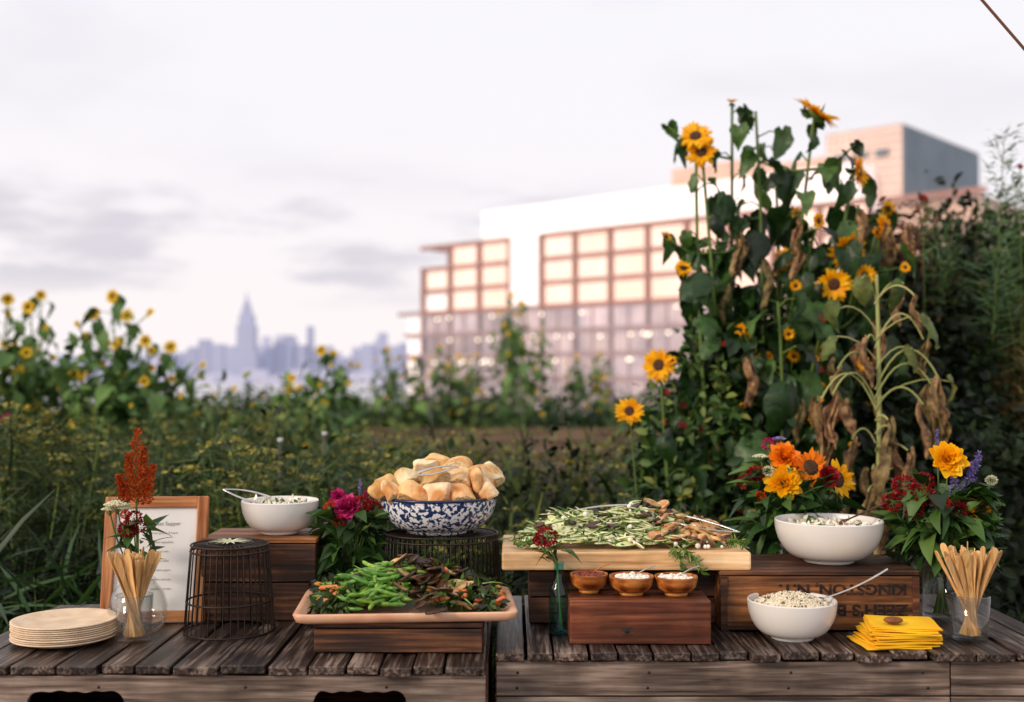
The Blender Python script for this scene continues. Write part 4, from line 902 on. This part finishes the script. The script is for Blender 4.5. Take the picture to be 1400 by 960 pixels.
def feather_T(mat, h=1.0, n=70, L_=.14, w_=.004, stem='stem', fl=None, cone=.5):
    g = Geo(); P = curve((0, 0, 0), (U(-.08, .08), U(-.08, .08), h), n=6); g.tube(P, np.linspace(.006, .002, 6), stem, 3)
    t = U(.12, 1, n); a = U(0, 6.3, n); base = np.stack([np.interp(t, np.linspace(0, 1, 6), P[:, i]) for i in range(3)], 1)
    off = np.stack([np.cos(a), np.sin(a), U(-.2, .9, n)], 1); p0 = base+off*U(0, .06, n)[:, None]*1.3
    Tt = (np.array([[-.5, 0, 0], [.5, 0, 0], [0, 1, 0]], float), [(np.array([[0, 1, 2]]), mat)])
    g.inst(Tt, p0, frames(off+rand_dirs(n)*.5, rand_dirs(n)), np.stack([w_*U(.7, 1.5, n), L_*U(.5, 1.2, n)*(1.2-cone*t), np.ones(n)], 1), False)
    if fl:
        for q in range(fl):
            c = np.array(P[-1])+[U(-.10, .10)*(q > 0), U(-.10, .10)*(q > 0), -.06*q+.02]; g.tube([P[4], c-[0, 0, .03]], .0015, stem, 3)
            m_ = 16; aa = U(0, 6.3, m_); rr = np.sqrt(U(0, 1, m_))*U(.03, .055); pp = c+np.stack([rr*np.cos(aa), rr*np.sin(aa), U(-.006, .006, m_)], 1)
            dq = (np.array([[-1, -1, 0], [1, -1, .2], [1, 1, 0], [-1, 1, .2]], float), [(np.array([[0, 1, 2, 3]]), 'umbel')])
            g.inst(dq, pp, frames(rand_dirs(m_)+[0, 0, .01], np.array([0, 0, 1.])+rand_dirs(m_)*.5), .0065*U(.6, 1.3, m_), False)
    return geoT(g)
def yawR(n):
    a = U(0, 6.3, n); t = rng.normal(size=(n, 2))*.1; Z_ = nrm(np.stack([t[:, 0], t[:, 1], np.ones(n)], 1)); X_ = nrm(np.cross(np.stack([-np.sin(a), np.cos(a), 0*a], 1), Z_)); return np.stack([X_, np.cross(Z_, X_), Z_], -1)
g = Geo()
for k in range(3):
    n = 16; P = np.stack([U(2.55, 3.9, n), U(6.2, 7, n), U(.6, 1.3, n)], 1); g.inst(feather_T('fern', 1.3, 240, .16, .006, cone=.9), P, yawR(n), U(.7, 1.15, n))
    n = 10; P = np.stack([U(2.5, 3.3, n), U(6.0, 6.4, n), U(.8, 1.1, n)], 1); g.inst(feather_T('straw', .9, 160, .12, .005, 'straw', cone=.8), P, yawR(n), U(.7, 1.2, n))
n = 4; g.inst(feather_T('fern', 1.5, 520, .2, .008, cone=.95), np.array([[2.64, 6.3, 1.3], [2.72, 6.4, 1.2], [2.58, 6.3, 1.0], [2.66, 6.35, 1.05]]), yawR(4), [1.0, .9, .9, .95])
g.build('feathery_grass')
g = Geo()
for k in range(9):
    c = (U(1.85, 2.4), 6.2+U(0, .4), U(2.1, 2.42)); g.tube([(c[0], c[1], 1.2), c], .006, 'rust_dry', 4); n = 34; g.inst(retint(OV, 'rust_dry'), np.array(c)+rng.normal(size=(n, 3))*[.035, .035, .045], frames(rand_dirs(n), rand_dirs(n)), .05*U(.5, 1.2, n))
    n = 30; g.inst(retint(OV, 'bushleaf_warm'), np.stack([c[0]+rng.normal(size=n)*.05, c[1]+rng.normal(size=n)*.05, U(1.5, c[2], n)], 1), frames(rand_dirs(n), rand_dirs(n)), .07*U(.5, 1.2, n))
for c in ((2.78, 6.2, 2.62), (2.25, 6.2, 2.45)): head(g, c, (0, -1, .5), .02, 'petal_red'); g.tube([c, (c[0], c[1], 1.6)], .003, 'stem', 4)
g.build('dried_flower_plant')

# fennel bed behind the table: yellow-flowered drifts, plain dark drifts, taller weeds
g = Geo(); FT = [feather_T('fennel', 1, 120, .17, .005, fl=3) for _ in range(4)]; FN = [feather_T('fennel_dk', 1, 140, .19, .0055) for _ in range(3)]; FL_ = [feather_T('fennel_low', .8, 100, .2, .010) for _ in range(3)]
patch = lambda x_, y_: .5+.5*np.sin(x_*2.3+y_*1.1+1)*np.cos(x_*1.3-y_*1.7)
def hgt(x_, y_): return np.where(x_/y_ < -.2, 1.14, np.where(x_/y_ < -.08, 1.0, .90))*(.80+.28*patch(x_, y_))
for T in FT:
    n = 230; y_ = U(4.6, 7.8, n); x_ = U(-.5, .20, n)*y_; k = patch(x_, y_)+U(-.2, .2, n) > .5; x_, y_ = x_[k], y_[k]; g.inst(T, np.stack([x_, y_, 0*x_], 1), yawR(len(x_)), hgt(x_, y_)*U(.72, 1.08, len(x_)))
for T in FN:
    n = 260; y_ = U(4.6, 7.8, n); x_ = U(-.5, .20, n)*y_; g.inst(T, np.stack([x_, y_, 0*x_], 1), yawR(n), hgt(x_, y_)*U(.65, 1.05, n))
T = FT[0]; n = 46; y_ = U(5.5, 7.6, n); x_ = U(-.2, .16, n)*y_; g.inst(T, np.stack([x_, y_, 0*x_], 1), yawR(n), U(.92, 1.15, n))
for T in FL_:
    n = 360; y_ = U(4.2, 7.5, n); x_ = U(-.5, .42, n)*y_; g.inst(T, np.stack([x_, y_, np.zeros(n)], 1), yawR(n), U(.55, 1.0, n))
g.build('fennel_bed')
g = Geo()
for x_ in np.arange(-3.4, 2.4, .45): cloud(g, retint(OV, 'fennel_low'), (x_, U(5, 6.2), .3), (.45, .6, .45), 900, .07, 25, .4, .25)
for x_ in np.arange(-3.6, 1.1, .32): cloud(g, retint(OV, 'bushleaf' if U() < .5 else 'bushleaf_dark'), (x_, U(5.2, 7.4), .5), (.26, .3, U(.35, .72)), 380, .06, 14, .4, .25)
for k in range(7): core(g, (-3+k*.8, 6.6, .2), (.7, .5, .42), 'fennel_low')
n = 300; P = np.stack([U(-2.1, -1.1, n), U(4.0, 4.5, n), U(.1, .75, n)], 1); g.inst(retint(BLADE, 'bushleaf'), P, frames(rand_dirs(n)*[1, .6, .6]+[0, 0, .5], rand_dirs(n)+[0, 0, 1]), .32*U(.5, 1.2, n))
n = 500; y_ = U(5, 7.6, n); P = np.stack([U(-.48, .16, n)*y_, y_, U(.2, .85, n)], 1); g.inst(retint(BLADE, 'fennel'), P, frames(rand_dirs(n)*.5+[0, 0, .9], rand_dirs(n)), .4*U(.5, 1.2, n))
g.build('undergrowth')

# mid-distance sunflowers
near = [(-3.99, 9, 2.08), (-4.03, 9.5, 2.05), (-4.15, 10, 2.18), (-3.30, 9, 1.96), (-3.15, 9, 2.1), (-3.38, 10, 2.0), (-3.0, 10, 1.72), (-2.89, 9, 1.75), (-1.84, 11, 1.72), (-2.31, 12, 1.45), (-1.89, 12, 1.70), (-3.55, 9.4, 1.5), (-4.3, 9.2, 1.9)]
farl = [(-1.53, 14, 1.80), (-1.30, 15, 1.7), (-1.0, 16, 1.9), (-.75, 16, 1.75), (0, 14, 2.46), (.1, 13, 2.3), (-.09, 14, 2.1), (.41, 16, 2.1), (1.31, 17, 1.8), (-.58, 18, 1.8), (.15, 15, 1.8), (.9, 16, 1.75)]
for i, (x_, y_, h) in enumerate(near+farl):
    k_ = 1.8 if i >= len(near) else 1; x_ *= k_; y_ *= k_; h = 1.47+(h-1.47)*k_; sc_ = 1+.35*(k_ > 1)
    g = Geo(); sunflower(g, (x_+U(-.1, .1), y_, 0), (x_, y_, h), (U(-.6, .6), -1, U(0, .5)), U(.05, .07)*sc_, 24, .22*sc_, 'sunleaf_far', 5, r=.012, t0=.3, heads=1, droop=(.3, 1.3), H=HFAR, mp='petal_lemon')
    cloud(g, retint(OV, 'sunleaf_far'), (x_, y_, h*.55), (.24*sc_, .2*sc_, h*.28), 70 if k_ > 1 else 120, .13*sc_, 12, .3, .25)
    for q in range(5):
        c = (x_+U(-.3, .3), y_+U(-.2, .1), h*U(.6, .97)); g.tube([(x_, y_, c[2]-.25), c], .005, 'stem', 4); head(g, c, (U(-1, 1), -1, U(-.2, .5)), U(.03, .055)*sc_, 'petal_lemon', npet=12)
    g.build('sunflower_plant')
g = Geo()
for k in range(34):
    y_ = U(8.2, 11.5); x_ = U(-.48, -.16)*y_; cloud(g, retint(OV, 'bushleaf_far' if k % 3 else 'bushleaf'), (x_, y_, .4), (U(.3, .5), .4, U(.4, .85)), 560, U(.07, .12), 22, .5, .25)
for k in range(5): core(g, (-4.6+k*.85, 10.6, .3), (.7, .4, .5), 'bushleaf_dark')
for k in range(46):
    y_ = U(8.5, 11); c = (U(-.47, -.18)*y_, y_, U(.8, 1.45)); head(g, c, (U(-1, 1), -1, .3), U(.02, .035), 'petal_lemon', npet=10)
for k in range(8):
    y_ = U(7, 8); c = (-.47*y_+U(0, .5), y_, U(1.0, 1.25)); head(g, c, (0, -1, .3), .02, 'petal_mag', npet=10)
g.build('garden_shrubs')
g = Geo()
for k in range(70):
    y_ = U(27, 34); x_ = U(-.34, .3)*y_; cloud(g, retint(OV, 'bushleaf_far' if k % 2 else 'bushleaf'), (x_, y_, .2), (.9, .5, U(.3, .8)), 170, .2, 12, .4, .3)
for k in range(34):
    y_ = U(26, 32); c = (U(-.15, .12)*y_, y_, U(.6, 1.6)); head(g, c, (U(-1, 1), -1, .3), U(.05, .08), 'petal_lemon', npet=10)
g.build('far_hedge')
g = Geo()
for j, yr in enumerate(np.arange(9.4, 26, 1.5)):
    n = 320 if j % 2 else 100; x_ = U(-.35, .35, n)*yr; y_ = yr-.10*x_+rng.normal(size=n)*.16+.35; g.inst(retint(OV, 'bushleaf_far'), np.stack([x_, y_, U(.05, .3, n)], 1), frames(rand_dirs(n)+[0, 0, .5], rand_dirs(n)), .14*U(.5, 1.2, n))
g.build('crop_rows')
for x_, y_, h in ((-1.95, 27, 1.0), (-1.24, 6.1, 1.12), (-1.02, 6.2, 1.15)):
    g = Geo(); r_ = .045 if y_ > 20 else .011; g.lathe([(r_, 0), (r_, h), (r_*1.3, h), (r_*1.3, h+.02), (.001, h+.02)], 'white_post', (x_, y_, 0), 12); g.build('marker_post')
g = Geo(); g.tube([(-1.0, 3.0, 5.123), (1.2, 3.0, 2.527), (3.34, 3.0, 0)], .004, 'rope', 8); g.build('guy_rope')
print('faces', sum(len(o.data.polygons) for o in bpy.data.objects if o.type == 'MESH'))
